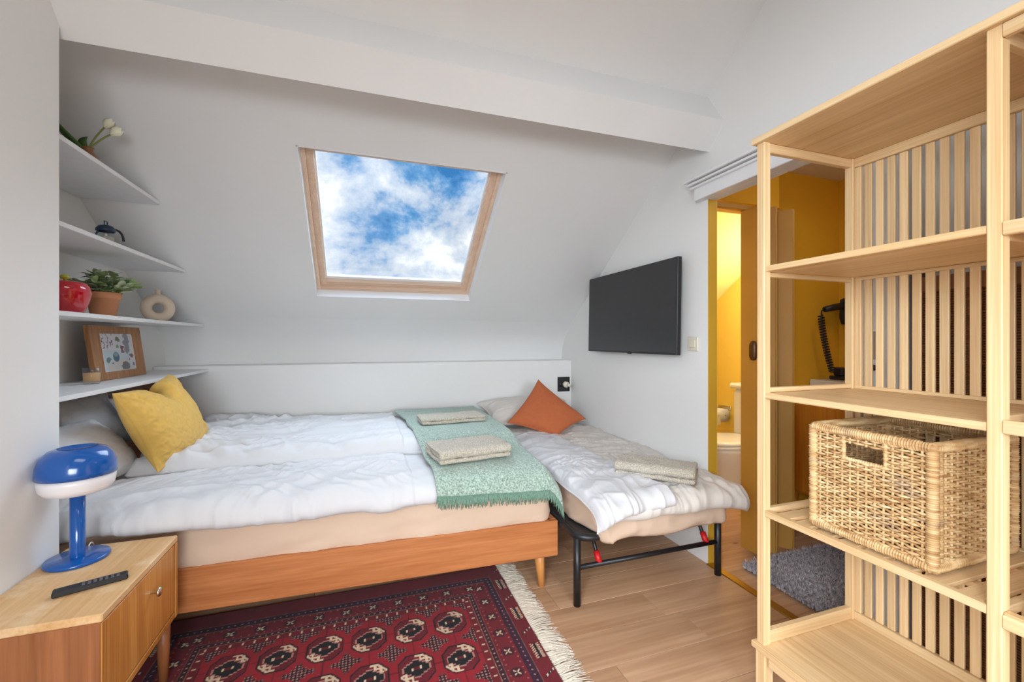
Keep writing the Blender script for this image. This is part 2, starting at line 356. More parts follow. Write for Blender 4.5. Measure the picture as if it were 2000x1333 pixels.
# floor
fl = struct('floor', MB().box((-1.4, -2.5, -.08), (3.15, 3.75, -.012), 0), 'sub', label='light oak plank floor')
prng = random.Random(3); plank_mesh = {}
row = 0; y = 1.39-.185*21
while y < 3.6:
    x = -1.36-prng.random()*.6 if abs(y-1.39) > .01 else -1.36-.0
    if abs(y-1.39) < .02: x = 1.319-1.32*3
    while x < 3.09:
        ln = 1.32; x0 = max(x, -1.36); x1 = min(x+ln, 3.09)
        if x1-x0 > .08:
            key = round(x1-x0, 3)
            if key not in plank_mesh:
                mb = MB().box((-(x1-x0)/2+.0008, -.0916, -.012), ((x1-x0)/2-.0008, .0916, 0), .0008); plank_mesh[key] = mb.mesh('plank')
            link('plank', plank_mesh[key], 'floor', fl, ((x0+x1)/2, y+.0925, 0))
        x += ln
    y += .185
# sloped ceiling with the skylight hole
HX0, HX1, HY0, HY1 = -.315, .772, 2.343, 3.262; TS = .16
def slab(mb, x0, x1, ya, yb, t=TS):
    v = []
    for x in (x0, x1):
        for yy in (ya, yb):
            for n in (0, t): v.append((x, yy+NY*n, sz(yy)+NZ*n))
    mb.add(v, [(0, 1, 3, 2), (4, 6, 7, 5), (0, 4, 5, 1), (2, 3, 7, 6), (0, 2, 6, 4), (1, 5, 7, 3)])
mb = MB(); slab(mb, XL-.1, HX0, RIDGE, Y0+.03); slab(mb, HX1, XR+.03, RIDGE, Y0+.03); slab(mb, HX0, HX1, RIDGE, HY0); slab(mb, HX0, HX1, HY1, Y0+.03)
c = struct('ceiling', mb, 'slope', label='white sloped attic ceiling around the skylight'); fixnormals(c)
# rear half of the roof (behind the camera)
def rz(y): return ZR-SL*(RIDGE-y)
def rslab(mb, x0, x1, ya, yb, t=.12):
    v = []
    for x in (x0, x1):
        for yy in (ya, yb):
            for n in (0, t): v.append((x, yy-NY*n, rz(yy)+NZ*n))
    mb.add(v, [(0, 1, 3, 2), (4, 6, 7, 5), (0, 4, 5, 1), (2, 3, 7, 6), (0, 2, 6, 4), (1, 5, 7, 3)])
mb = MB(); rslab(mb, XL-.1, XR+.2, -2.5, RIDGE)
c = struct('ceiling', mb, 'slope', label='rear half of the attic ceiling'); fixnormals(c)
# left wall (near) and alcove wall
mb = MB(); LW = (-1.3, -.2, 1.0, 2.1)                     # window added beside the camera for the side fill light: y0, y1, z0, z1
mb.prism([(LW[1], -.05), (YP, -.05), (YP, sz(YP)+.05), (RIDGE, ZR+.05), (LW[1], rz(LW[1])+.05)], XP-.12, XP)
mb.prism([(-2.5, -.05), (LW[0], -.05), (LW[0], rz(LW[0])+.05), (-2.5, rz(-2.5)+.05)], XP-.12, XP)
mb.prism([(LW[0], -.05), (LW[1], -.05), (LW[1], LW[2]), (LW[0], LW[2])], XP-.12, XP).prism([(LW[0], LW[3]), (LW[1], LW[3]), (LW[1], rz(LW[1])+.05), (LW[0], rz(LW[0])+.05)], XP-.12, XP)
struct('wall_left', mb, 'wall', label='white wall beside the nightstand')
w3 = struct('added_window_3', MB().box((XP-.1, LW[0], LW[2]), (XP-.05, LW[1], LW[2]+.05)).box((XP-.1, LW[0], LW[3]-.05), (XP-.05, LW[1], LW[3])).box((XP-.1, LW[0], LW[2]), (XP-.05, LW[0]+.05, LW[3])).box((XP-.1, LW[1]-.05, LW[2]), (XP-.05, LW[1], LW[3])), 'trimwhite', label='added side window frame for the fill light')
struct('pane', MB().box((XP-.08, LW[0]+.04, LW[2]+.04), (XP-.074, LW[1]-.04, LW[3]-.04), 0), 'glass', w3)
struct('wall_alcove', MB().box((XL-.1, YP-.4, -.05), (XL, Y0+.1, 2.75), 0).box((XL, YP-.1, -.05), (XP-.1, YP-.001, 2.6), 0), 'wall', label='white alcove wall behind the shelves')
# knee wall, ledge
mb = MB().box((XL, YK, -.05), (XR, Y0+.06, ZK), .004)
struct('wall_back', mb, 'wall', label='low white knee wall behind the beds')
mb = MB(); cv = [(3.673, ZK-.005), (3.672, 1.05), (3.668, 1.09), (3.655, 1.135), (3.634, 1.18), (3.605, 1.223), (3.57, 1.258), (3.53, 1.291), (3.48, sz(3.48)-.0012), (3.44, sz(3.44)+.001)]
v = [(x, a, b) for a, b in cv for x in (XL, XR)]
mb.add(v, [(2*i, 2*i+1, 2*i+3, 2*i+2) for i in range(len(cv)-1)], True)
struct('wall_eaves', mb, 'slope', label='curved plaster strip between knee wall and sloped ceiling')
# right wall with doorway
D0, D1, DH = 1.15, 1.859, 1.95; XW = XR+.055
mb = MB()
mb.prism([(D1, -.05), (Y0+.2, -.05), (Y0+.2, Z0-.1), (Y0, Z0+.03), (D1, sz(D1)+.05)], XR, XW)
mb.prism([(-1.98, DH), (D1, DH), (D1, sz(D1)+.05), (RIDGE, ZR+.05)], XR, XW)
struct('wall_right', mb, 'wall', label='white gable wall with the television')
mb = MB().box((XR+.16, -2.5, -.05), (XR+.2, .985, DH), 0).box((XW, -2.5, DH), (XR+.2, .985, DH+.03), 0).box((XR+.035, .975, -.05), (XR+.2, .99, DH), 0)
struct('wall_niche', mb, 'wall', label='white recess wall behind the slatted shelf unit')
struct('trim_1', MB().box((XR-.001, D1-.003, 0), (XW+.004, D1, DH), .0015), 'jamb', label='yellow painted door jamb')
# purlin beam
A_, B_, C_, D_ = (1.85, 2.20), (1.747, 2.32), (1.87, 2.489), (1.993, 2.41)
bm_ = [A_, B_, (C_[0]+.02, C_[1]+.06), (D_[0]+.03, D_[1]+.05)]
c = struct('trim_2', MB().prism(bm_, XP-.05, XR+.001), 'slope', label='white boxed roof beam across the ceiling'); fixnormals(c)
# header over the doorway: box and stepped moulding
hd = struct('trim_3', MB().box((XR-.05, .2, DH), (XR, 1.905, DH+.105), .003), 'trimwhite', label='white header box over the doorway')
struct('moulding', MB().box((XR-.066, .2, DH+.062), (XR-.048, 1.92, DH+.074), .002).box((XR-.078, .2, DH+.08), (XR-.048, 1.93, DH+.092), .002).box((XR-.092, .2, DH+.097), (XR, 1.945, DH+.112), .003), 'trimwhite', hd)
# threshold
th = struct('trim_4', MB().box((XR-.012, D0, 0), (XR+.03, D1, .006), .002), 'brass', label='brass threshold strip in the doorway')
# white door edge with lock right of the doorway
d2 = struct('door_2', MB().box((XR, .985, 0), (XR+.04, D0, DH), .002), 'trimwhite', label='white sliding door edge with a lock')
struct('lock_plate', MB().box((XR-.004, 1.044, 1.13), (XR, 1.062, 1.23), .001), 'chrome', d2)
struct('lock_knob', MB().tube([(XR, 1.053, 1.10), (XR-.02, 1.053, 1.10), (XR-.022, 1.053, 1.10)], [.008, .012, .004], 12), 'blk', d2)
# rear wall, with a window added for the rear fill light
mb = MB().box((XP-.1, -2.5, -.05), (-.7, -2.4, 1.9), 0).box((1.0, -2.5, -.05), (XR+.2, -2.4, 1.9), 0).box((-.7, -2.5, -.05), (1.0, -2.4, .7), 0)
struct('wall_rear', mb, 'wall', label='white rear wall')
def window_rect(name, x0, x1, z0, z1, y):
    w = struct(name, MB().box((x0, y-.03, z0), (x1, y+.03, z0+.06)).box((x0, y-.03, z1-.06), (x1, y+.03, z1)).box((x0, y-.03, z0), (x0+.06, y+.03, z1)).box((x1-.06, y-.03, z0), (x1, y+.03, z1)), 'pinex', label='added rear window frame for the fill light')
    struct('pane', MB().box((x0+.05, y-.004, z0+.05), (x1-.05, y+.004, z1-.05), 0), 'glass', w); return w
window_rect('added_window_2', -.7, 1.0, .7, 1.9, -2.43)

# skylight window_1
def SP(x, s, n):                       # slope coordinates: s metres up-slope from the hole's lower edge, n outward
    yy = HY1-s*NZ; return (x, yy+NY*n, Z0+SL*(Y0-HY1)+s*NY+NZ*n)
SLEN = (HY1-HY0)/NZ
def sbox(mb, x0, x1, s0, s1, n0, n1):
    v = [SP(x, s, n) for x in (x0, x1) for s in (s0, s1) for n in (n0, n1)]
    mb.add(v, [(0, 1, 3, 2), (4, 6, 7, 5), (0, 4, 5, 1), (2, 3, 7, 6), (0, 2, 6, 4), (1, 5, 7, 3)]); return mb
w1 = struct('window_1', sbox(sbox(sbox(sbox(MB(), HX0, HX0+.008, 0, SLEN, -.001, .075), HX1-.008, HX1, 0, SLEN, -.001, .075), HX0, HX1, 0, .008, -.001, .075), HX0, HX1, SLEN-.008, SLEN, -.001, .075), 'trimwhite', label='square skylight in the sloped ceiling with pine frame'); fixnormals(w1)
def ring(nm, x0, x1, s0, s1, wid, n0, n1, mat_x, mat_y, wb=None):
    wb = wb or wid
    for (a, b, c_, d, m) in ((x0, x0+wid, s0, s1, mat_y), (x1-wid, x1, s0, s1, mat_y), (x0+wid, x1-wid, s0, s0+wb, mat_x), (x0+wid, x1-wid, s1-wb, s1, mat_x)):
        o = struct(nm, sbox(MB(), a, b, c_, d, n0, n1), m, w1); fixnormals(o)
ring('frame_bar', HX0+.008, HX1-.008, .008, SLEN-.008, .022, .06, .125, 'pinex', 'piney', .03)
ring('sash_bar', HX0+.026, HX1-.026, .034, SLEN-.03, .040, .085, .135, 'pinex', 'piney', .036)
ring('glazing_bead', HX0+.064, HX1-.064, .068, SLEN-.064, .010, .112, .132, 'trimwhite', 'trimwhite', .026)
o = struct('pane', sbox(MB(), HX0+.062, HX1-.062, .066, SLEN-.062, .128, .134), 'glass', w1)

# ============================================================ BATHROOM
XB = 3.07; ZB = 2.285; YD = 2.085
mb = MB().box((XB, .1, -.05), (XB+.06, YD+.025, 2.6), 0).box((XW, .04, -.05), (XB, .1, 2.4), 0)
mb.box((2.335, YD, -.05), (XB, YD+.025, ZB+.1), 0).box((XW, 1.93, 1.985), (2.335, YD+.025, ZB+.1), 0)
mb.box((XR+.2, .1, -.05), (XR+.215, .985, ZB), 0).box((XW, .1, DH+.03), (XW+.008, 1.93, ZB), 0)
struct('wall_bathroom', mb, 'yellowshade', label='yellow bathroom walls, shade put in their tone, seen through the doorway')
mb = MB().box((XB, YD+.025, -.05), (XB+.06, 3.8, 2.6), 0).box((XW, Y0, -.05), (XB, Y0+.06, 1.4), 0).box((2.335, YD+.0255, -.05), (XB, YD+.05, ZB), 0).box((XW, D1+.001, -.05), (XW+.008, Y0, 1.95), 0)
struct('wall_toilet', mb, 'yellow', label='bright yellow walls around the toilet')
struct('ceiling_bathroom', MB().box((XW, .1, ZB), (XB, YD+.02, ZB+.05), 0), 'trimwhite', label='white bathroom ceiling')
mb = MB(); v = []
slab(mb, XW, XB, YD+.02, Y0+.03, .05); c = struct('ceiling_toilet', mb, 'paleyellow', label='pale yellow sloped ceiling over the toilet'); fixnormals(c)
# folding door
dr = struct('door_1', MB().box((XW+.01, 1.895, 1.935), (2.335, 1.925, 1.962), .002), 'ochre', label='ochre folding door of the toilet, partly open')
for k, (xa, ya, xb, yb) in enumerate([(2.04, 1.80, 2.085, 1.91), (2.085, 1.91, 2.15, 1.80), (2.15, 1.80, 2.215, 1.91), (2.215, 1.91, 2.28, 1.80), (2.28, 1.80, 2.33, 1.91)]):
    d = np.array([xb-xa, yb-ya]); d /= np.linalg.norm(d); n = np.array([-d[1], d[0]])*.009
    poly = [(xa-n[0], ya-n[1]), (xb-n[0], yb-n[1]), (xb+n[0], yb+n[1]), (xa+n[0], ya+n[1])]
    o = struct('door_panel', MB().prism(poly, .02, 1.935, 2), 'ochre', dr); fixnormals(o)
struct('end_post', MB().box((2.032, 1.785, .02), (2.054, 1.925, 1.935), .004), 'ochre', dr)
struct('door_jamb', MB().box((2.336, 1.90, 0), (2.37, 2.084, 1.962), .003), 'ochre', dr)
struct('door_pull', MB().lathe([(0, -.055), (.012, -.05), (.018, -.03), (.018, .03), (.012, .05), (0, .055)], (2.023, 1.83, 1.14), 16, .9, 1.3), 'bronze', dr)
# toilet
tl = thing('toilet', 'white porcelain toilet with yellow-lit bowl beyond the folding door', 'toilet', (2.75, 2.63, 0))
def supers(prof, cx, cy, n=40, front=1.0):
    mb = MB(); v = []
    for (rx, ry, z, ox) in prof:
        for k in range(n):
            q = 2*PI*k/n; v.append((cx+ox+rx*math.cos(q), cy+ry*math.sin(q), z))
    m = len(prof); f = [(i*n+k, i*n+(k+1) % n, (i+1)*n+(k+1) % n, (i+1)*n+k) for i in range(m-1) for k in range(n)]+[tuple(range(n))[::-1], tuple((m-1)*n+k for k in range(n))]
    mb.add(v, f, True); return mb
part('bowl', supers([(.2, .10, 0, .1), (.19, .095, .05, .1), (.17, .09, .16, .09), (.2, .13, .27, .05), (.25, .17, .36, .0), (.26, .18, .395, 0)], 2.63, 2.63), 'porc', tl)
part('seat', supers([(.255, .18, .396, 0), (.27, .19, .402, 0), (.27, .19, .415, 0), (.26, .185, .42, 0)], 2.63, 2.63), 'porc', tl)
part('lid', supers([(.26, .185, .422, 0), (.268, .19, .428, 0), (.262, .185, .446, 0), (.2, .14, .452, 0)], 2.63, 2.63), 'porc', tl)
part('tank', MB().box((2.87, 2.45, .40), (XB-.005, 2.81, .80), .03), 'porc', tl)
part('tank_lid', MB().box((2.855, 2.435, .802), (XB-.005, 2.825, .845), .014), 'porc', tl)
part('flush_button', MB().lathe([(.022, 0), (.022, .006), (.018, .009), (0, .009)], (2.965, 2.63, .845), 20), 'chrome', tl)
ph = thing('toilet_paper_holder', 'toilet paper roll on its wall holder left of the toilet tank', 'toilet paper', (3.02, 3.07, .47))
part('bracket', MB().box((XB-.014, 3.0, .575), (XB, 3.14, .61), .004).tube([(XB-.01, 3.11, .59), (3.0, 3.11, .59), (3.0, 3.11, .535), (3.0, 3.0, .535)], .005, 8), 'chrome', ph)
part('roll', MB().tube([(3.0, 3.0, .535), (3.0, 3.10, .535)], .055, 28), 'paper', ph)
part('loose_sheet', MB().box((2.945, 3.003, .45), (2.9475, 3.097, .537), 0), 'paper', ph)
# vanity cabinet
vn = thing('vanity_cabinet', 'orange wood vanity cabinet against the yellow bathroom wall', 'cabinet', (2.77, 1.6, 0))
part('body', MB().box((2.568, 1.22, .245), (XB-.01, YD-.008, .818), .003), 'vanity', vn)
for ya, yb in ((1.235, 1.645), (1.655, 2.067)):
    d = part('door', MB().box((2.55, ya, .262), (2.567, yb, .80), .003), 'vanity', vn)
    part('knob', MB().lathe([(0, 0), (.006, .002), (.006, .012), (.012, .018), (.010, .026), (0, .027)], (2.54, ya+.03 if ya > 1.5 else yb-.03, .56), 14), 'bronze', d)
for x in (2.6, 3.02):
    for yy in (1.26, 2.04): part('leg', MB().tube([(x, yy, .245), (x, yy, 0)], [.022, .014], 12), 'vanity', vn)
bs = solo('counter_box', MB().box((2.77, 1.30, .819), (XB-.012, YD-.012, .94), .008), 'ivory', 'cream counter box on the orange vanity cabinet', 'counter', (2.9, 1.7, .819))
# hair dryer
hd_ = thing('hair_dryer', 'black wall hair dryer with a coiled cord in the yellow corner', 'hair dryer', (3.0, 1.98, 1.3))
part('holder', MB().box((XB-.04, 1.94, 1.31), (XB-.001, 2.02, 1.46), .008).tube([(XB-.04, 1.98, 1.42), (XB-.075, 1.98, 1.42)], .035, 18), 'blkpl', hd_)
part('barrel', MB().tube([(2.985, 1.98, 1.47), (2.985, 1.98, 1.46), (2.98, 1.98, 1.34), (2.98, 1.98, 1.30)], [.022, .036, .036, .026], 20), 'blkpl', hd_)
part('handle', MB().tube([(2.975, 1.98, 1.425), (2.88, 1.985, 1.41), (2.80, 1.99, 1.395)], [.024, .022, .018], 16), 'blkpl', hd_)
cp = []
for i in range(22*10+1):
    q = i/10*2*PI; s = i/220; bx, by, bz = 2.772+.012*math.sin(s*3)+.105*s*s, 1.995, 1.355-.37*s
    cp.append((bx+.016*math.cos(q), by+.016*math.sin(q), bz))
part('coiled_cord', MB().tube([(2.80, 1.99, 1.394), (2.778, 1.995, 1.385), (2.776, 1.995, 1.365)]+cp, .0045, 6), 'blkpl', hd_)
dk = thing('dryer_dock', 'small black dock standing on the cream counter box', 'dock', (2.93, 1.98, .9405))
part('dock_body', MB().box((2.89, 1.94, .9405), (2.96, 2.03, .965), .006).box((2.9, 1.955, .965), (2.945, 2.01, 1.02), .008), 'blkpl', dk)
part('cable', MB().tube([(2.945, 1.98, 1.0), (2.99, 1.97, 1.02), (3.02, 1.96, 1.0), (3.02, 1.95, .944)], .004, 8), 'blkpl', dk)
# toilet lamp
tlp = thing('ceiling_lamp', 'small globe wall lamp lighting the toilet', 'lamp', (2.9, 2.24, 1.6))
part('globe', MB().lathe([(0, -.07), (.05, -.05), (.07, 0), (.05, .05), (0, .07)], (2.9, 2.24, 1.73), 20), 'lit', tlp)
part('stem', MB().tube([(2.9, 2.24, 1.79), (2.9, 2.20, 1.84), (2.9, 2.136, 1.84)], .012, 10), 'chrome', tlp)
l = bpy.data.lights.new('toilet_lamp_light', 'POINT'); l.energy = 13; l.color = (.9, .96, 1); l.shadow_soft_size = .09
o = bpy.data.objects.new('toilet_lamp_light', l); COL.objects.link(o); o.location = (2.85, 2.3, 1.62)
bl = thing('added_bathroom_lamp', 'added round white ceiling lamp brightening the bathroom', 'lamp', (2.3, 1.2, ZB-.04))
part('diffuser', MB().lathe([(0, -.04), (.09, -.04), (.1, -.03), (.1, 0)], (2.3, 1.2, ZB-.001), 28), 'lit', bl)
l = bpy.data.lights.new('bathroom_fill_light', 'POINT'); l.energy = 2.6; l.color = (1, .95, .88); l.shadow_soft_size = .1  # fill light added to brighten the bathroom, with its lamp above
o = bpy.data.objects.new('bathroom_fill_light', l); COL.objects.link(o); o.location = (2.3, 1.2, ZB-.18)
# shaggy rug
sr = thing('shaggy_rug', 'charcoal grey shaggy rug on the floor inside the doorway', 'rug', (2.2, 1.5, 0))
RX0, RX1, RY0, RY1 = 1.875, 2.5, 1.0, 1.77
part('backing', MB().box((RX0+.01, RY0+.01, .0005), (RX1-.01, RY1-.01, .012), .003), 'rugback', sr)
def blades(n, x0, x1, y0, y1, z0, h, w, lean, seed):
    r = np.random.default_rng(seed); bx = r.uniform(x0, x1, n); by = r.uniform(y0, y1, n); a = r.uniform(0, 2*PI, n); ln = r.uniform(.6, 1, n)*h; le = r.uniform(.2, 1, n)*lean; wa = a+PI/2+r.normal(0, .4, n)
    d = np.stack([np.cos(a), np.sin(a)], 1); wv = np.stack([np.cos(wa), np.sin(wa)], 1)*w/2
    V = np.zeros((n, 5, 3)); B = np.stack([bx, by], 1)
    V[:, 0, :2] = B-wv; V[:, 1, :2] = B+wv; V[:, :2, 2] = z0
    V[:, 2, :2] = B+wv+d*(le*.3)[:, None]; V[:, 3, :2] = B-wv+d*(le*.3)[:, None]; V[:, 2:4, 2] = (z0+ln*.65)[:, None]
    V[:, 4, :2] = B+d*le[:, None]; V[:, 4, 2] = z0+ln
    i = np.arange(n)[:, None]*5; f = [tuple(q) for q in np.concatenate([i+0, i+1, i+2, i+3], 1).tolist()]+[tuple(q) for q in np.concatenate([i+3, i+2, i+4], 1).tolist()]
    mb = MB(); mb.add(V.reshape(-1, 3), f, False); return mb
part('pile', blades(26000, RX0, RX1, RY0, RY1, .008, .038, .0045, .032, 5), 'charpile', sr, kind='stuff')
# rattan screen behind the unit
rs = thing('rattan_screen', 'dark woven rattan screen behind the slatted bamboo unit', 'screen', (XR+.06, .7, 0))
for ya, yb in ((.94, .965), (.30, .325)): part('stile', MB().box((XR+.03, ya, 0), (XR+.07, yb, 1.46), .003), 'mahog', rs)
part('top_rail', MB().box((XR+.03, .325, 1.36), (XR+.07, .94, 1.41), .003), 'frame', rs)
part('bottom_rail', MB().box((XR+.03, .325, .05), (XR+.07, .94, .12), .003), 'mahog', rs)
mb = MB()
for i in range(155):
    z = .124+i*.008
    mb.add([(XR+.042+.004*((i % 2)*2-1)*0, .325, z), (XR+.038, .325, z+.0028), (XR+.042, .325, z+.0056), (XR+.042, .94, z), (XR+.038, .94, z+.0028), (XR+.042, .94, z+.0056)], [(0, 3, 4, 1), (1, 4, 5, 2), (0, 2, 5, 3)])
for i in range(20): mb.box((XR+.043, .34+i*.03, .12), (XR+.047, .346+i*.03, 1.36), 0)
part('weave', mb, 'rattan', rs, kind='stuff')
part('backing', MB().box((XR+.05, .325, .12), (XR+.054, .94, 1.36), 0), 'mahog', rs)

cl = thing('added_panel_lamp', 'added flat white panel lamp above the camera, out of view', 'lamp', (0.25, 0.15, 2.88))  # unseen lamp body added to go with the ceiling fill light
part('housing', MB().box((-.42, -.27, 2.885), (.92, .57, 2.93), .006), 'trimwhite', cl)
for x in (-.3, .8): part('suspension_rod', MB().tube([(x, .3, 2.93), (x, .3, 3.5)], .005, 8), 'chrome', cl)
# ============================================================ WALL SHELVES AND THEIR THINGS
SH = []
for (xf, zt, ye, lab) in ((-.989, 1.909, 2.80, 'topmost white wall shelf, holding the tulips'), (-1.0125, 1.62, 3.19, 'second white wall shelf from the top, holding the small jug'), (-1.043, 1.306, 3.60, 'third white wall shelf, with the potted plant and ring vase'), (-1.004, 1.0, YK-.001, 'lowest white wall shelf, under the framed picture')):
    yy = min(ye, Y0-(zt-Z0)/SL) if zt > 1.05 else ye
    o = solo('wall_shelf', MB().box((XL+.0005, YP+.001, zt-.018), (xf, yy, zt), .0015), 'shelfwhite', lab, 'shelf', (-1.16, 2.6, zt-.018), 'white alcove shelves'); SH.append(zt)
# tulips
z = 1.9092; tx, ty = -1.075, 2.25
t = thing('tulip_vase', 'white tulips in a small brown vase on the top shelf', 'flowers', (tx, ty, z))
part('vase', MB().lathe([(0, 0), (.026, .001), (.036, .02), (.036, .04), (.022, .062), (.018, .072), (.022, .08), (.018, .079), (.015, .07)], (tx, ty, z), 24), 'brownglaze', t)
def bez(a, b, c_, n=12): 
    a, b, c_ = map(np.array, (a, b, c_)); s = np.linspace(0, 1, n)[:, None]; return (1-s)**2*a+2*s*(1-s)*b+s*s*c_
def tulip(tip, mid, sc=1):
    base = (tx, ty, z+.06); p = bez(base, mid, tip); s = part('stem', MB().tube(p, [.0035]*12, 8), 'stem', t)
    d = p[-1]-p[-3]; d /= np.linalg.norm(d); a = np.cross(d, [0, 0, 1]); a /= np.linalg.norm(a); b = np.cross(d, a)
    for k in range(6):
        q0 = k*PI/3; mb = MB(); v = []; off = 0 if k % 2 else .0012
        for i in range(9):
            s_ = i/8; r = (.002+.0165*math.sin(min(1, s_*1.15)*PI*.72)**.8*(1 if s_ < .6 else 1-.35*(s_-.6)))*sc+off; h = .046*s_*sc; wd = .62*math.sin(PI*(s_*.9+.06))**.7 if s_ < 1 else .05
            for j in range(5):
                q = q0+(j/4-.5)*2*wd; v.append(p[-1]+d*h+r*(math.cos(q)*a+math.sin(q)*b))
        mb.add(v, [(i*5+j, i*5+j+1, (i+1)*5+j+1, (i+1)*5+j) for i in range(8) for j in range(4)], True); part('petal', mb, 'petal', s)
tulip((-1.025, 2.262, 2.085), (-1.06, 2.245, 2.02)); tulip((-1.005, 2.262, 2.058), (-1.05, 2.24, 2.01), 1.05)
def blade(p0, p1, p2, w, nm, mat, par, n=10, cup=.25):
    p = bez(p0, p1, p2, n); v = []; T = np.gradient(p, axis=0); 
    for i in range(n):
        s = i/(n-1); ww = w*math.sin(PI*min(.98, .12+.86*s))**.8; sd = np.cross(T[i], [0.35, .9, .1]); sd /= np.linalg.norm(sd)+1e-9; nn = np.cross(sd, T[i]); nn /= np.linalg.norm(nn)+1e-9
        v += [p[i]-sd*ww, p[i]+nn*ww*cup, p[i]+sd*ww, p[i]+nn*ww*cup-nn*.0012]
    f = []
    for i in range(n-1):
        a = i*4; b = a+4; f += [(a, a+1, b+1, b), (a+1, a+2, b+2, b+1), (a+2, a+3, b+3, b+2), (a+3, a, b, b+3)]
    mb = MB(); mb.add(v, f, True); o = part(nm, mb, mat, par); return o
blade((tx, ty, z+.06), (tx-.05, ty-.055, z+.10), (tx-.075, ty-.10, z+.17), .014, 'leaf', 'tulip_leaf', t)
blade((tx, ty, z+.06), (tx-.02, ty-.03, z+.10), (tx+.0, ty-.0, z+.125), .02, 'leaf', 'tulip_leaf', t)
blade((tx, ty, z+.05), (tx-.045, ty-.05, z+.07), (tx-.065, ty-.06, z+.10), .012, 'leaf', 'stem', t)
# small jug with navy lid
jx, jy, z = -1.12, 2.483, 1.6203
t = thing('lidded_jug', 'small clear jug with navy lid and curved handle on the second shelf', 'jug', (jx, jy, z))
part('body', MB().lathe([(0, 0), (.028, .001), (.034, .02), (.034, .06), (.028, .076), (.025, .076), (.03, .06), (.03, .02), (0, .006)], (jx, jy, z), 24), 'jar', t)
part('milk_band', MB().lathe([(0, .007), (.029, .008), (.029, .05), (0, .051)], (jx, jy, z), 24), 'ceram', t)
ld = part('lid', MB().lathe([(.031, .074), (.036, .078), (.036, .086), (.026, .1), (.01, .105), (0, .106)], (jx, jy, z), 24), 'navy', t)
part('lid_knob', MB().tube([(jx, jy-.012, z+.1), (jx, jy-.012, z+.122), (jx, jy+.012, z+.122), (jx, jy+.012, z+.1)], .0022, 8), 'navy', ld)
part('handle', MB().tube(bez((jx+.02, jy+.025, z+.092), (jx+.04, jy+.055, z+.095), (jx+.042, jy+.058, z+.045)), [.005]*12, 8), 'blk', t)
part('spout', MB().tube(bez((jx-.015, jy-.028, z+.07), (jx-.02, jy-.035, z+.06), (jx-.022, jy-.038, z+.03)), [.004]*12, 8), 'navy', t)
# potted plant
px_, py_, z = -1.15, 2.53, 1.3062
t = thing('potted_plant', 'bushy green plant in a terracotta pot on the third shelf', 'plant', (px_, py_, z))
pot = part('pot', MB().lathe([(0, 0), (.043, 0), (.045, .003), (.058, .082), (.062, .083), (.064, .086), (.066, .11), (.064, .113), (.058, .112), (.055, .09), (.05, .08), (0, .08)], (px_, py_, z), 36), 'terrapot', t)
part('soil', MB().lathe([(.0545, .094), (.03, .098), (0, .1)], (px_, py_, z), 24), 'soil', t)
r = random.Random(4); leafm = []
for k in range(3):
    v = []; n = 6; w = (.016, .0135, .019)[k]; ln = (.048, .042, .044)[k]
    for i in range(n):
        s = i/(n-1); ww = w*math.sin(PI*min(.97, .06+.9*s))**.75; zc = -.35*ln*s*s*(.4+.5*k*.5)
        v += [(s*ln, -ww, zc+.3*ww), (s*ln, 0, zc), (s*ln, ww, zc+.3*ww)]
    f = [(i*3+j, i*3+j+1, (i+1)*3+j+1, (i+1)*3+j) for i in range(n-1) for j in range(2)]
    mb = MB(); mb.add(v, f, True); me = mb.mesh('leaf'); me.materials.append(M[('leaf', 'leaf2', 'leaf')[k]]); leafm.append(me)
off = wloc(t); stems = MB(); nleaf = 0
for s_ in range(34):
    az = r.uniform(0, 2*PI); out = r.uniform(.02, .115); hh = r.uniform(.03, .105)*(1-.45*out/.105)+.012
    base = np.array((px_+.03*math.cos(az)*out/.1, py_+.03*math.sin(az)*out/.1, z+.096)); tip = np.array((px_+out*math.cos(az), py_+out*math.sin(az), z+.1+hh))
    if tip[0] < XL+.06: tip[0] = XL+.06
    p = bez(base, (base+tip)/2+np.array((0, 0, .02)), tip, 7); stems.tube(p, .0016, 5)
    for i in range(1, 7):
        for side in (0, 1):
            if i < 2 and r.random() < .5: continue
            if nleaf >= 300: continue
            o = bpy.data.objects.new('leaf', r.choice(leafm)); COL.objects.link(o); o.parent = t
            o.location = Vector(p[i])-off; d = p[i]-p[max(0, i-1)]; yaw = math.atan2(d[1], d[0])+(.9 if side else -.9)*(1 if i < 6 else .35)+r.uniform(-.5, .5)
            o.rotation_euler = (r.uniform(-.6, .6), -r.uniform(.1, .95), yaw); q = r.uniform(.7, 1.1); o.scale = (q, q, q); nleaf += 1
part('stems', stems, 'stem', t, kind='stuff')
# red jar
rx, ry, z = -1.13, 2.215, 1.3062
t = thing('red_jar', 'glossy red ceramic jar with gold handle left of the potted plant', 'jar', (rx, ry, z))
part('body', MB().lathe([(0, 0), (.05, 0), (.058, .006), (.073, .05), (.079, .08), (.077, .103), (.066, .121), (.045, .127), (0, .128)], (rx, ry, z), 40), 'redglaze', t)
part('leaf_knob', MB().lathe([(.004, .126), (.005, .135), (.014, .14), (.012, .152), (0, .156)], (rx, ry, z), 16), 'lime', t)
part('handle', MB().tube([(rx+.055*math.cos(.95)+.03*math.cos(.95)*math.sin(q), ry+.055*math.sin(.95)+.03*math.sin(.95)*math.sin(q), z+.09+.035*math.cos(q)) for q in np.linspace(0, PI, 16)], .0035, 8), 'gold', t)
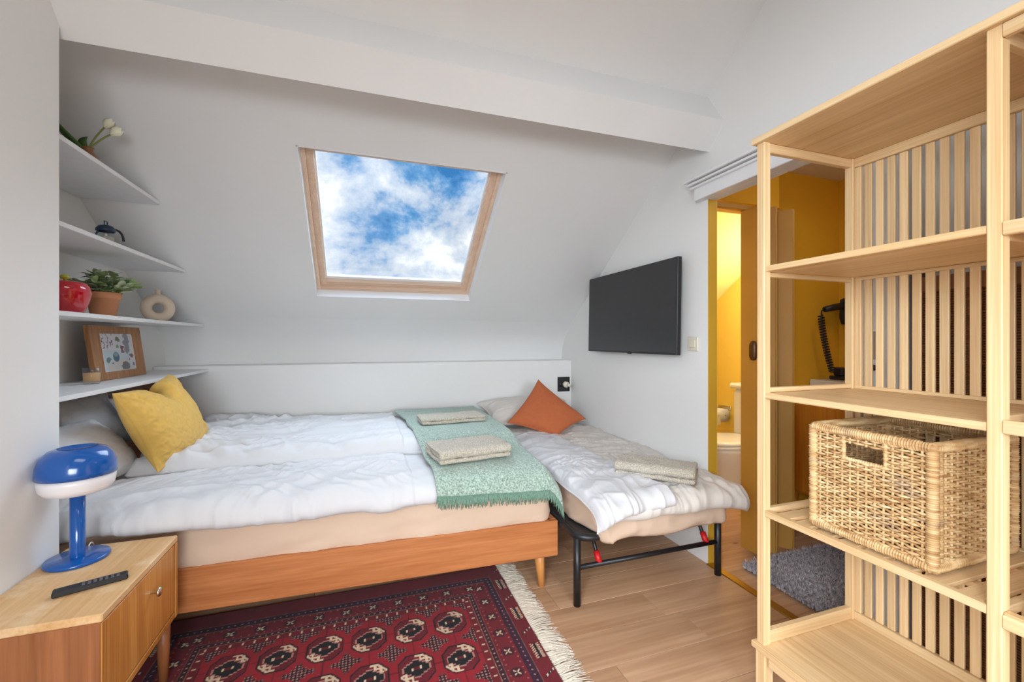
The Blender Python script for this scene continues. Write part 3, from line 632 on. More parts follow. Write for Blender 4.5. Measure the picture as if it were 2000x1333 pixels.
# ring vase
vx, vy, z = -1.155, 3.11, 1.3062
t = thing('ring_vase', 'matt cream ring-shaped vase with a hole on the third shelf', 'vase', (vx, vy, z))
R_, r_ = .056, .0285; ca, sa = math.cos(1.05), math.sin(1.05); v = []      # ring lies in a vertical plane facing the bed
for i in range(40):
    q = 2*PI*i/40
    for j in range(16):
        p = 2*PI*j/16; a = (R_+r_*math.cos(p))*math.cos(q); h = (R_+r_*math.cos(p))*math.sin(q); w = r_*1.0*math.sin(p)
        v.append((vx+a*.80+w*.6, vy+a*.6-w*.8, z+R_+r_-.004+max(h, -(R_+r_)+.004)))
f = [(i*16+j, i*16+(j+1) % 16, ((i+1) % 40)*16+(j+1) % 16, ((i+1) % 40)*16+j) for i in range(40) for j in range(16)]
mb = MB(); mb.add(v, f, True); o = part('ring_body', mb, 'ceram', t); fixnormals(o)
part('neck', MB().lathe([(.016, .155), (.013, .166), (.013, .185), (.016, .19), (.013, .191), (.010, .18), (.01, .165)], (vx, vy, z), 20), 'ceram', t)
# candle
cx_, cy_, z = -1.165, 2.47, 1.0002
t = thing('candle_glass', 'peach candle in a clear glass on the lowest shelf', 'candle', (cx_, cy_, z))
part('glass', MB().lathe([(0, 0), (.026, 0), (.029, .004), (.033, .072), (.0315, .073), (.028, .01), (0, .008)], (cx_, cy_, z), 28), 'jar', t)
part('wax', MB().lathe([(0, .0085), (.0275, .0105), (.0298, .05), (0, .0505)], (cx_, cy_, z), 28), 'wax', t)
part('wick', MB().tube([(cx_, cy_, z+.05), (cx_+.001, cy_, z+.06)], .001, 6), 'blk', t)
# framed picture, leaning on the alcove wall
fb0, fb1 = np.array((-1.20, 2.57, 1.0003)), np.array((-1.205, 3.075, 1.0003)); ft0 = np.array((-1.235, 2.57, 1.268))
t = thing('framed_picture', 'oak framed still-life print leaning on the lowest shelf', 'picture', tuple((fb0+fb1)/2))
ex = fb1-fb0; W = np.linalg.norm(ex); ex /= W; ey = ft0-fb0; ey -= ex*np.dot(ey, ex); H = np.linalg.norm(ey); ey /= H; en = np.cross(ex, ey)
if en[0] < 0: en = -en
def FP(a, b, n): return fb0+ex*a+ey*b+en*n+np.array((-.004, 0, .0))
def fbox(a0, a1, b0, b1, n0, n1):
    v = [FP(a, b, n) for a in (a0, a1) for b in (b0, b1) for n in (n0, n1)]; mb = MB()
    mb.add(v, [(0, 1, 3, 2), (4, 6, 7, 5), (0, 4, 5, 1), (2, 3, 7, 6), (0, 2, 6, 4), (1, 5, 7, 3)]); return mb
wd = .085; wv = .038
for q in ((0, wd, .0, H, -.008, .012), (W-wd, W, .0, H, -.008, .012), (wd, W-wd, .0, wv, -.008, .0115), (wd, W-wd, H-wv, H, -.008, .0115)):
    o = part('frame_bar', fbox(*q), 'frame', t); fixnormals(o)
nu, nv = 90, 80; U, V = np.meshgrid(np.linspace(0, 1, nu), np.linspace(0, 1, nv), indexing='ij')
col = np.zeros((nu, nv, 3)); base = np.array(C(214, 212, 216)[:3]); col[:] = base
def paint(mask, c): col[mask] = np.array(C(*c)[:3])
wn = fbm(U*6, V*6, 3); wn2 = fbm(U*10, V*10, 9)
paint((V < .55) & (U+.05*wn < .85) & (U > .1), (196, 208, 216)); paint((V < .3+.1*wn) & (U > .15) & (U < .8), (206, 202, 196))
paint(((U-.78+.05*wn2)**2/.008+(V-.75)**2/.09) < 1, (150, 148, 158)); paint((np.abs(np.sin(U*26+wn*2)) < .35) & (V > .6) & (U < .38) & (wn > -.4), (130, 108, 116))
paint(((U-.42)**2/.0085+(V-.38)**2/.017) < 1, (92, 120, 136)); paint(((U-.42)**2/.004+(V-.44)**2/.003) < 1, (140, 160, 168))
for (a, b, rr, cc) in ((.5, .86, .06, (120, 132, 106)), (.55, .8, .04, (120, 132, 106)), (.62, .62, .06, (136, 104, 108)), (.64, .52, .05, (150, 110, 106)), (.5, .66, .04, (120, 166, 120)), (.88, .4, .06, (140, 110, 120)), (.82, .3, .03, (170, 110, 110)), (.2, .3, .07, (120, 140, 140)), (.66, .12, .12, (124, 124, 130)), (.94, .15, .05, (130, 140, 156)), (.3, .2, .03, (90, 90, 90))):
    paint(((U-a+.03*wn2)**2+(V-b+.03*wn)**2) < rr*rr, cc)
paint((U < .05) | (U > .95) | (V < .03), (220, 222, 228))
v = np.array([[FP(wd-.002+(W-2*wd+.004)*u, wv-.002+(H-2*wv+.004)*w, .004) for w in V[0]] for u in U[:, 0]]).reshape(-1, 3)
I = np.arange(nu*nv).reshape(nu, nv); f = np.stack([I[:-1, :-1], I[1:, :-1], I[1:, 1:], I[:-1, 1:]], -1).reshape(-1, 4)
mb = MB(); mb.add(v, [tuple(q) for q in f.tolist()]); o = part('print', mb, 'print', t)
ca_ = o.data.color_attributes.new('Col', 'FLOAT_COLOR', 'POINT'); ca_.data.foreach_set('color', np.concatenate([col.reshape(-1, 3), np.ones((nu*nv, 1))], 1).ravel())
o = part('back_board', fbox(.006, W-.006, .01, H-.006, -.0075, .003), 'nsside', t); fixnormals(o)
# hooks
t = thing('wall_hook', 'tiny metal hook on the alcove wall under the top shelf', 'hook', (XL, 2.36, 1.77))
part('hook_plate', MB().box((XL, 2.352, 1.765), (XL+.003, 2.372, 1.80), .001), 'chrome', t)
part('hook_arm', MB().tube([(XL+.003, 2.362, 1.793), (XL+.025, 2.362, 1.793), (XL+.027, 2.362, 1.765)], .002, 8), 'chrome', t)

# ============================================================ NIGHTSTAND, LAMP, REMOTE
NX0, NX1, NY0, NY1, NT = XP+.002, -.632, 1.385, 1.86, .5
t = thing('nightstand', 'worn oak nightstand with one drop-front drawer left of the bed', 'nightstand', ((NX0+NX1)/2, (NY0+NY1)/2, 0))
part('top', MB().box((NX0, NY0, NT-.022), (NX1, NY1, NT), .003), 'nstop', t)
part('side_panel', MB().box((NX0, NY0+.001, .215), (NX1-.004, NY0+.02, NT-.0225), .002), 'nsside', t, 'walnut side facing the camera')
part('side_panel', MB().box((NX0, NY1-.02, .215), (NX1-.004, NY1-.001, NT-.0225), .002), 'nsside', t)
part('bottom_panel', MB().box((NX0, NY0+.02, .215), (NX1-.001, NY1-.02, .236), .002), 'nsfront', t)
part('back_panel', MB().box((NX0, NY0+.02, .236), (NX0+.008, NY1-.02, NT-.0225), .001), 'nsside', t)
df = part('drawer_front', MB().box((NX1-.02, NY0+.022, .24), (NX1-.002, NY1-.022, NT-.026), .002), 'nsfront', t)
o = part('edge_strip', MB().box((NX1-.0035, NY0, .215), (NX1, NY0+.019, NT-.0225), .001), 'nsfront', t); o = part('edge_strip', MB().box((NX1-.0035, NY1-.019, .215), (NX1, NY1, NT-.0225), .001), 'nsfront', t)
kb = MB(); prof = [(.004, 0), (.005, .012), (.0065, .016), (.0135, .02), (.0145, .024), (.011, .0275), (0, .0285)]
v = []; n = 20
for rr, h in prof:
    for k in range(n): q = 2*PI*k/n; v.append((NX1-.002+h, 1.655+rr*math.cos(q), .405+rr*math.sin(q)))
kb.add(v, [(i*n+k, i*n+(k+1) % n, (i+1)*n+(k+1) % n, (i+1)*n+k) for i in range(len(prof)-1) for k in range(n)], True); part('knob', kb, 'chrome', df, 'round metal knob')
for x in (NX0+.03, NX1-.03):
    for yy in (NY0+.035, NY1-.035):
        part('leg', MB().tube([(x, yy, .2155), (x, yy, .12), (x, yy, .0095 if x > -.8 else 0)], [.02, .0185, .014], 14), 'nsside', t)
part('apron', MB().box((NX0+.02, NY0+.03, .185), (NX1-.03, NY0+.045, .215), .002).box((NX0+.02, NY1-.045, .185), (NX1-.03, NY1-.03, .215), .002), 'nsside', t)
lx, ly, z = -.862, 1.752, NT+.0003
t = thing('table_lamp', 'blue mushroom table lamp with white lower shade on the nightstand', 'lamp', (lx, ly, z))
part('base', MB().lathe([(0, 0), (.077, 0), (.079, .003), (.079, .008), (.077, .011), (.02, .012), (0, .012)], (lx, ly, z), 48), 'blue', t)
part('pole', MB().lathe([(.0185, .0121), (.0185, .225), (0, .225)], (lx, ly, z), 28), 'blue', t)
part('lower_shade', MB().lathe([(.0, .214), (.06, .215), (.079, .222), (.089, .236), (.092, .255), (.092, .272), (.0, .272)], (lx, ly, z), 48), 'opal', t)
part('cap', MB().lathe([(.09, .2725), (.096, .2725), (.0965, .285), (.094, .31), (.085, .335), (.068, .352), (.052, .358), (.045, .359), (.043, .354), (.02, .351), (0, .351)], (lx, ly, z), 48), 'blue', t)
part('cord', MB().tube(bez((lx-.01, ly+.076, z+.006), (lx-.02, ly+.14, z+.04), (lx-.03, ly+.16, z-.12), 14), .0022, 8), 'opal', t)
a0, a1 = np.array((-.802, 1.518)), np.array((-.658, 1.577)); d = (a1-a0)/np.linalg.norm(a1-a0); nrm = np.array((-d[1], d[0])); Lr = np.linalg.norm(a1-a0)
t = thing('remote_control', 'slim black remote control lying on the nightstand', 'remote', (float((a0+a1)[0]/2), float((a0+a1)[1]/2), NT+.0004))
def rbox(s0, s1, w0, w1, z0, z1, b=.0015):
    mb = MB().box((s0, w0, z0), (s1, w1, z1), b); mb.v = [(a0[0]+d[0]*x+nrm[0]*yy, a0[1]+d[1]*x+nrm[1]*yy, zz) for x, yy, zz in mb.v]; return mb
part('body', rbox(0, Lr, -.016, .016, NT+.0005, NT+.0155, .003), 'blkpl', t)
for i in range(7):
    for j in (-1, 0, 1):
        part('button', rbox(.058+i*.012, .065+i*.012, j*.0085-.003, j*.0085+.003, NT+.0152, NT+.0168, .0006), 'grybtn', t)

# ============================================================ DOUBLE BED
BR = .884; K_ = .035
def yf(x): return 1.907+(BR-x)*K_                       # front face of the bed (turned about 2 degrees)
def bbox(x0, x1, d0, d1, z0, z1, b=.003):               # box following the bed's turn: d measured back from the front face
    mb = MB().box((x0, d0, z0), (x1, d1, z1), b); mb.v = [(x, yf(x)+yy, z) for x, yy, z in mb.v]; return mb
BXL = -1.29; BD = 1.46
t = thing('double_bed', 'low oak double bed frame with dark headboard in the corner', 'bed', (-.2, 2.65, 0))
part('front_rail', bbox(BXL, BR, 0, .025, .16, .33), 'bedwood', t)
part('rear_rail', bbox(BXL, BR, BD-.025, BD, .16, .33), 'bedwood', t)
part('foot_rail', bbox(BR-.025, BR, .0255, BD-.0255, .16, .33), 'bedwood', t)
part('headboard', bbox(BXL-.022, BXL-.0005, -.0, BD, .1, .93), 'head', t)
for i in range(14): part('bed_slat', bbox(BXL+.08+i*.15, BXL+.15+i*.15, .03, BD-.03, .265, .285, .002), 'bedleg', t)
for (x, dy) in ((BR-.065, .06), (BR-.065, BD-.06), (BXL+.15, .06), (BXL+.15, BD-.06)):
    yy = yf(x)+dy; part('leg', MB().tube([(x-.012, yy, .2), (x, yy-.012, 0)], [.028, .0165], 16), 'bedleg', t)
# mattress
def mattress(name, Cxy, x0, x1, y0, y1, z0, z1, mat, label, seed, front=None):
    nx, ny, nz = 90, 60, 12; pts = []; e = .045
    cxm, cym = (x0+x1)/2, (y0+y1)/2; hx, hy, hz = (x1-x0)/2, (y1-y0)/2, (z1-z0)/2
    mb = MB(); k = 5.5
    def sq(c_): return np.sign(np.cos(c_))*np.abs(np.cos(c_))**(2/k)
    nU, nV = 220, 40; U = np.linspace(0, 2*PI, nU, endpoint=False); Vv = np.linspace(-PI/2, PI/2, nV)
    # rounded-box: perimeter x profile
    per = []
    t_ = np.linspace(0, 1, nU, endpoint=False)*4
    corner = .06
    ring_ = []
    def side(a, b, n_):
        for i in range(n_): ring_.append(a+(b-a)*i/n_)
    X0, X1, Yy0, Yy1 = x0, x1, y0, y1
    n1 = 70; n2 = 50; nc = 7
    def arc(cx, cy, a0_):
        for i in range(nc): q = a0_+PI/2*i/nc; ring_.append(np.array((cx+corner*math.cos(q), cy+corner*math.sin(q))))
    side(np.array((X0+corner, Yy0)), np.array((X1-corner, Yy0)), n1); arc(X1-corner, Yy0+corner, -PI/2)
    side(np.array((X1, Yy0+corner)), np.array((X1, Yy1-corner)), n2); arc(X1-corner, Yy1-corner, 0)
    side(np.array((X1-corner, Yy1)), np.array((X0+corner, Yy1)), n1); arc(X0+corner, Yy1-corner, PI/2)
    side(np.array((X0, Yy1-corner)), np.array((X0, Yy0+corner)), n2); arc(X0+corner, Yy0+corner, PI)
    Rg = np.array(ring_); n = len(Rg); ctr = np.array((cxm, cym)); Nr = np.roll(Rg, -1, 0)-np.roll(Rg, 1, 0); Nr = np.stack([Nr[:, 1], -Nr[:, 0]], 1); Nr /= np.linalg.norm(Nr, axis=1)[:, None]
    s_ = np.r_[0, np.cumsum(np.linalg.norm(np.diff(Rg, axis=0), axis=1))]
    prof = [(-.03, 0), (-.012, .0), (-.003, .01)]+[(.004*math.sin(PI*i/8), .01+(z1-z0-.04)*i/8) for i in range(1, 9)]+[(-.003, z1-z0-.02), (-.012, z1-z0-.006), (-.03, z1-z0)]
    v = []; m = len(prof)
    for (o_, h) in prof:
        w = np.clip(h/(z1-z0), 0, 1); dsp = .009*ridge(s_*1.0, np.full(n, h)*1.5, 1.2, seed, 5, 1.2)*(1-w)+.008*ridge(s_, np.full(n, h), .25, seed+3, 1.8, 8)+.004*ridge(s_, np.full(n, h), -.2, seed+5, 4, 6)
        q = Rg+Nr*(o_+dsp-.004)[:, None]
        for i in range(n): v.append((q[i][0], q[i][1], z0+h))
    f = [(i*n+k2, i*n+(k2+1) % n, (i+1)*n+(k2+1) % n, (i+1)*n+k2) for i in range(m-1) for k2 in range(n)]+[tuple(range(n))[::-1], tuple((m-1)*n+k2 for k2 in range(n))]
    if front: v = [front(*p) for p in v]
    mb.add(v, f, True); return solo(name, mb, mat, label, 'mattress', (cxm, cym, z0))
mattress('mattress', None, BXL+.005, BR-.028, .028, BD-.028, .286, .485, 'fitted', 'cream-sheeted mattress of the oak double bed', 3, lambda x, yy, z: (x, yf(x)+yy-.012*(z > .335), z))
# front duvet (nearer single duvet)
DX0, DX1 = -1.27, .815
fp = path([(-.008, .490), (-.018, .505), (-.008, .535), (.04, .552), (.12, .555), (.30, .55), (.56, .545)])
def duv1(U, V):
    x = DX0+(DX1-DX0)*U; q = fp(V); hem = (.020*pnoise(x*1.9, 0*x, 4)+.010*pnoise(x*6, 0*x, 6))*(1-V)**3
    return np.stack([x, yf(x)+q[..., 0], q[..., 1]+hem+.010*fbm(x*2.2, V*2, 31, 2)], -1)
def damp(x): return np.where(x > .2, .3, 1.0)
def folds(x, yy, seed, a0_=.35):
    m1 = np.clip(.55+.9*fbm(x*1.7, yy*1.7, seed+90, 2), 0, 1); m2 = np.clip(.4+1.1*fbm(x*2.4+5, yy*2.4, seed+95, 2), 0, 1)
    return .013*ridge(x, yy, a0_, seed, 2.1, 3.2)+.010*m1*ridge(x, yy, a0_-1.1, seed+3, 4.2, 3.0)+.0075*m2*ridge(x, yy, a0_+.5, seed+6, 7.5, 3.2)+.0035*m1*m2*ridge(x, yy, a0_-.5, seed+9, 15, 3)
def d1(U, V, A):
    x = A[..., 0]; yy = A[..., 1]; edge = np.exp(-V/.15); me = np.clip(.5+fbm(x*2.2, 0*x, 17, 2), .1, 1)
    w = folds(x, yy, 2, .45)+edge*me*.020*ridge(x, yy*.9+A[..., 2]*.7, .8, 11, 7, .45)+edge*.008*ridge(x, yy+A[..., 2]*.5, .5, 14, 15, .5)
    return w*damp(x)*np.clip(np.minimum(U, 1-U)/.02, 0, 1)*np.clip(V/.03, 0, 1)
mb = sheet(duv1, 330, 110, lambda U, V: .034*rnd(U, .03)*rnd(V, .07), lambda U, V: .030*rnd(U, .03)*rnd(V, .07), d1)
solo('duvet', mb, 'sheet', 'rumpled white duvet along the front of the double bed', 'duvet', (-.2, 2.2, .49), 'white duvets on the double bed')
# back duvet
def duv2(U, V):
    x = -1.0+(DX1-.01+1.0)*U; yy = 2.372+.03*pnoise(x*1.4, 0*x, 8)+(3.40-2.372-.04*(x+.2)*.5)*V
    return np.stack([x, yy, .598+.012*fbm(x*1.6, yy*1.6, 41, 2)-.03*np.clip((V-.9)/.1, 0, 1)], -1)
def d2(U, V, A):
    x = A[..., 0]; yy = A[..., 1]; edge = np.exp(-V/.12); lft = np.clip((-.2-x)/.7, 0, 1)
    w = folds(x, yy, 5, .25)*(1+.9*lft)+edge*.014*ridge(x, yy, .9, 21, 8, .5)+(.010+.016*lft)*np.clip((V-.55)/.3, 0, 1)*ridge(x, yy, .2, 23, 5, 2.2)*np.where(x < .2, 1, .3)
    return w*damp(x)*np.clip(np.minimum(U, 1-U)/.02, 0, 1)*np.clip(np.minimum(V, 1-V)/.03, 0, 1)
mb = sheet(duv2, 300, 130, lambda U, V: .052*rnd(U, .03)*rnd(V, .08), lambda U, V: .040*rnd(U, .03)*rnd(V, .08), d2)
solo('duvet', mb, 'sheet', 'puffy white duvet along the rear of the double bed by the knee wall', 'duvet', (-.1, 2.9, .52), 'white duvets on the double bed')
# pillows
cushion('pillow', [(-1.02, 1.93, .58), (-.985, 2.50, .60), (-1.19, 2.50, .84), (-1.22, 1.93, .86)], .20, 'sheet', 'white pillow propped at the front end of the headboard', seed=3, amp=.010, group='white bed pillows')
cushion('pillow', [(-.98, 2.56, .66), (-.93, 3.10, .68), (-1.10, 3.14, .93), (-1.15, 2.56, .92)], .15, 'sheet', 'white pillow behind the mustard cushion', seed=8, amp=.008, group='white bed pillows')
cushion('pillow', [(-1.15, 2.28, .66), (-1.12, 2.74, .68), (-1.25, 2.74, .96), (-1.26, 2.28, .95)], .10, 'sheet', 'white pillow in the shade against the headboard under the shelf', seed=9, amp=.008, group='white bed pillows')
cushion('throw_cushion', [(-.87, 2.345, .605), (-.83, 2.875, .635), (-.965, 2.72, 1.02), (-.955, 2.16, .985)], .19, 'yelfab', 'mustard yellow cushion with a dented top on the double bed', 'cushion', 12, .012, .05, 96, .42)
# green throw
tp = path([(3.28, .682), (2.95, .682), (2.6, .682), (2.45, .676), (2.37, .664), (2.29, .632), (2.2, .624), (2.02, .624), (1.92, .618), (1.855, .592), (1.832, .545), (1.836, .50)])
def thr(U, V):
    q = tp(V); xl = .235+.065*V+.018*pnoise(V*5, 0*V, 3)-.03*np.exp(-((V-.02)/.06)**2); xr = .80+.075*V+.012*pnoise(V*4, 0*V+7, 5)
    x = xl+(xr-xl)*U; yy = q[..., 0]+(BR-x)*K_*np.clip((2.3-q[..., 0])/.3, 0, 1)
    z = q[..., 1]-.10*np.clip((x-.80)/.08, 0, 1)**1.5*np.clip((3.3-yy)/.3, 0, 1)+.004*fbm(x*5, yy*5, 61, 2)-.025*V**4*U
    return np.stack([x, yy, z], -1)
t = thing('throw_blanket', 'sage green woven throw with fringed hem across the foot of the double bed', 'blanket', (.55, 2.6, .5))
mb = sheet(thr, 110, 260, .006, .004, lambda U, V, A: .0035*creases(A[..., 0], A[..., 1], 77)+.0028*fbm(A[..., 0]*80, A[..., 1]*80, 5, 2))
part('cloth', mb, 'throw', t)
fm = MB(); r = np.random.default_rng(3)
U = np.linspace(0.0, 1, 300); e0 = thr(U[:, None], np.full((300, 1), .985))[:, 0]
for i in range(300):
    b = e0[i]+np.array((0, -.006, 0)); ln = r.uniform(.03, .05); j = r.normal(0, .005, 2)
    fm.tube([b+np.array((0, .002, .008)), b+np.array((j[0]*.4, -.006, -ln*.45)), b+np.array((j[0], -.007+j[1]*.3, -ln))], [.0026, .0022, .0008], 4)
part('fringe', fm, 'throwdark', t, kind='stuff')
# towels: folded terry cloth
def towel(c, ang, Ln, Wd, layers, th, label, seed, sag=0):
    cs, sn = math.cos(ang), math.sin(ang); lay = []; g = th*2.15
    for i in range(layers):
        zz = th+i*g; a, b = (-Wd/2+.004*i, Wd/2-.006*i)
        lay += ([(a, zz), (b, zz)] if i % 2 == 0 else [(b, zz), (a, zz)])
        if i < layers-1: s_ = 1 if i % 2 == 0 else -1; e = b if i % 2 == 0 else a; lay += [(e+s_*th*1.1, zz+g*.5)]
    pp = np.array(lay); dd = np.r_[0, np.cumsum(np.linalg.norm(np.diff(pp, axis=0), axis=1))]; dd /= dd[-1]
    def Cf(U, V):
        w = np.interp(V, dd, pp[:, 0]); h = np.interp(V, dd, pp[:, 1]); l = (U-.5)*Ln*(1+.012*np.sin(V*9))
        x = c[0]+l*cs-w*sn; y = c[1]+l*sn+w*cs; return np.stack([x, y, c[2]+h+sag*(U-.5)+.003*fbm(x*9, y*9, seed, 2)], -1)
    mb = sheet(Cf, 110, 190, lambda U, V: th*rnd(U, .03), lambda U, V: th*rnd(U, .03), lambda U, V, A: .0028*fbm(A[..., 0]*90, (A[..., 1]+A[..., 2])*90, seed, 2)+.003*fbm(A[..., 0]*14, A[..., 1]*14, seed+4, 2))
    return solo('folded_towel', mb, 'towel', label, 'towel', (c[0], c[1], c[2]), 'folded beige towels')
towel((.485, 2.10, .634), .13, .36, .24, 3, .0095, 'thick folded beige towel in the middle of the green throw', 3)
towel((.52, 2.72, .692), .06, .40, .19, 2, .0085, 'slim folded beige towel at the far end of the green throw', 5)

# ============================================================ GUEST BED
GX0, GX1, GY0, GY1 = .905, 1.715, 1.745, 3.44
t = thing('folding_guest_bed', 'black metal folding guest bed frame beside the doorway', 'bed', ((GX0+GX1)/2, 2.6, 0))
def rounded(x0, x1, y0, y1, z, rr=.07, n=6):
    p = []
    for cx, cy, a in ((x1-rr, y0+rr, -PI/2), (x1-rr, y1-rr, 0), (x0+rr, y1-rr, PI/2), (x0+rr, y0+rr, PI)):
        for i in range(n+1): q = a+PI/2*i/n; p.append((cx+rr*math.cos(q), cy+rr*math.sin(q), z))
    p.append(p[0]); return p
part('frame_rail', MB().tube(rounded(GX0, GX1, GY0-.015, GY1-.01, .312), .0175, 10), 'blk', t)
part('deck', MB().box((GX0+.015, GY0, .312), (GX1-.015, GY1-.03, .322), .002), 'blk', t)
for yy in (GY0+.015, 2.6, GY1-.04):
    for x in (GX0+.005, GX1-.005):
        lg = part('leg', MB().tube([(x, yy, .305), (x, yy, .0)], .0165, 16), 'blk', t)
    part('crossbar', MB().tube([(GX0+.01, yy, .17), (GX1-.01, yy, .17)], .0115, 10), 'blk', t)
for x in (GX0+.12, GX1-.075):
    b = part('brace', MB().tube([(x, GY0+.02, .17), (x, GY0+.10, .30)], .009, 10), 'blk', t); part('grip', MB().tube([(x, GY0+.018, .172), (x, GY0+.045, .215)], .0145, 12), 'red', b, 'red rubber grip')
mattress('mattress', None, GX0+.055, GX1-.005, GY0-.06, GY1-.03,   .3235, .46, 'fitted', 'cream-sheeted mattress of the folding guest bed', 9, lambda x, yy, z: (x+(.05*max(0, (.46-z)/.13)*max(0, 1-(x-.96)/.12)*max(0, 1-(yy-1.68)/.2) if x < 1.08 and yy < 1.88 else 0), yy, z-((.03+.008*math.sin(x*15))*max(0, (.40-z)/.08) if yy < 1.726 else 0)))
gp = path([(1.615, .408), (1.60, .428), (1.612, .455), (1.66, .475), (1.75, .482), (2.2, .484), (3.1, .484), (3.2, .48)])
def gduv(U, V):
    q = gp(V); x = GX0+.055+(GX1-.02-GX0)*U; drop = -.035*np.clip((U-.86)/.14, 0, 1)**2
    hem = .018*pnoise(x*5, 0*x, 6)*(1-V)**6; x = np.minimum(x, np.where(q[..., 0] > 1.80, 1.722, 1.79)); 
    return np.stack([x, q[..., 0]+.03*(1-U)*np.exp(-V/.1)+.012*pnoise(x*7, 0*x, 9)*np.exp(-V/.06), q[..., 1]+drop+hem], -1)
def gd(U, V, A):
    x, yy = A[..., 0], A[..., 1]; e = np.exp(-V/.09)
    return (folds(x, yy, 15, 1.1)*.9+e*.016*ridge(x, yy, .6, 33, 10, .6)+.006*ridge(x, yy, 1.45, 36, 7, 1.4))*np.clip(np.minimum(U, 1-U)/.03, 0, 1)*np.clip(V/.03, 0, 1)
t = thing('duvet', 'warm white duvet spread and folded back on the guest bed', 'duvet', (1.3, 2.4, .46))
part('lower_layer', sheet(gduv, 150, 240, lambda U, V: .022*rnd(U, .05)*rnd(V, .03), lambda U, V: .018*rnd(U, .05)*rnd(V, .03), gd), 'sheet2', t)
gf = path([(1.60, .447), (1.585, .462), (1.60, .485), (1.64, .497), (1.75, .505), (2.2, .508), (2.75, .508), (2.95, .500)])
def gflap(U, V):
    q = gf(V); w = .40-.05*V; x0 = GX0+.012-.02*np.clip(V-.5, 0, 1); x = x0+w*U+.015*pnoise(V*4, 0*V, 3)*U; z = q[..., 1]-.02*(1-U)**6-.045*np.clip((.35-U)/.35, 0, 1)*np.exp(-V/.06)
    z = z+.02*np.clip((U-.55)/.45, 0, 1)*np.exp(-V/.12)
    return np.stack([x, q[..., 0]+.05*(1-U)*0+.02*U*np.exp(-V/.2)+.012*pnoise(x*8, 0*x, 12)*np.exp(-V/.05), z+.006*fbm(x*4, q[..., 0]*4, 71, 2)], -1)
def gfd(U, V, A):
    x, yy = A[..., 0], A[..., 1]; e = np.exp(-V/.12)
    return (.010*ridge(x, yy, 1.35, 43, 6, .5)+folds(x, yy, 45, 1.2)*.8+e*.018*ridge(x, yy, .7, 46, 11, .7))*np.clip(np.minimum(U, 1-U)/.05, 0, 1)*np.clip(np.minimum(V, 1-V)/.02, 0, 1)
part('folded_flap', sheet(gflap, 100, 220, lambda U, V: .020*rnd(U, .08)*rnd(V, .03), lambda U, V: .016*rnd(U, .08)*rnd(V, .03), gfd), 'sheet', t, 'bright white folded-over part')
cushion('pillow', [(.86, 3.06, .57), (1.66, 3.06, .56), (1.66, 3.43, .67), (.86, 3.43, .68)], .21, 'sheet2', 'warm white pillow at the head of the guest bed', seed=21, amp=.009, back=.5)
cushion('throw_cushion', [(1.30, 2.83, .51), (1.59, 2.93, .60), (1.27, 3.10, .895), (.97, 2.965, .60)], .13, 'terra', 'terracotta cushion standing on its corner on the guest bed', 'cushion', 31, .004, .04, 80)
towel((1.365, 1.80, .534), -.80, .37, .17, 3, .0105, 'folded beige towel near the foot of the guest bed', 8)

# ============================================================ TV, SWITCH, SOCKET
t = thing('television', 'flat black television mounted on the white gable wall', 'television', (1.69, 2.52, 1.11))
TY0, TY1, TZ0, TZ1 = 2.012, 3.03, 1.112, 1.672
def tilt(mb):
    mb.v = [(x+.010*(z-TZ0)/(TZ1-TZ0)-.008, y, z) for x, y, z in mb.v]; return mb
part('housing', tilt(MB().box((1.672, TY0, TZ0), (1.70, TY1, TZ1), .003)), 'blkpl', t)
part('screen', tilt(MB().box((1.6705, TY0+.006, TZ0+.012), (1.6725, TY1-.006, TZ1-.006), 0)), 'screen', t)
part('sensor', tilt(MB().box((1.673, 2.47, TZ0-.006), (1.69, 2.50, TZ0), .001)), 'blkpl', t)
part('wall_mount', MB().box((1.703, 2.35, 1.25), (1.715, 2.7, 1.55), .002).box((1.71, 2.3, 1.3), (XR, 2.75, 1.5), .002), 'blk', t)
t = thing('light_switch', 'ivory light switch on the wall between television and doorway', 'switch', (XR, 1.965, 1.14))
part('plate', MB().box((XR-.009, 1.925, 1.137), (XR, 2.005, 1.217), .003), 'ivory', t)
part('rocker', MB().box((XR-.013, 1.943, 1.155), (XR-.009, 1.987, 1.199), .002), 'ivory', t)
t = thing('power_socket', 'black double socket plate with white plug low on the knee wall', 'socket', (1.66, YK, .74))
part('plate', MB().box((1.605, YK-.008, .745), (1.722, YK, .872), .003), 'blkpl', t)
for xx in (1.634, 1.69): part('socket_ring', MB().tube([(xx, YK-.012, .808), (xx, YK-.006, .808)], .021, 24), 'blk', t)
pg = thing('plug_adapter', 'round white plug sticking out of the black socket', 'plug', (1.675, YK-.03, .80))
part('plug_body', MB().tube([(1.672, YK-.0125, .808), (1.672, YK-.045, .808), (1.672, YK-.05, .808)], [.026, .026, .018], 24), 'ivory', pg)
part('plug_tip', MB().tube([(1.685, YK-.048, .804), (1.695, YK-.075, .802)], [.015, .012], 18), 'ivory', pg)

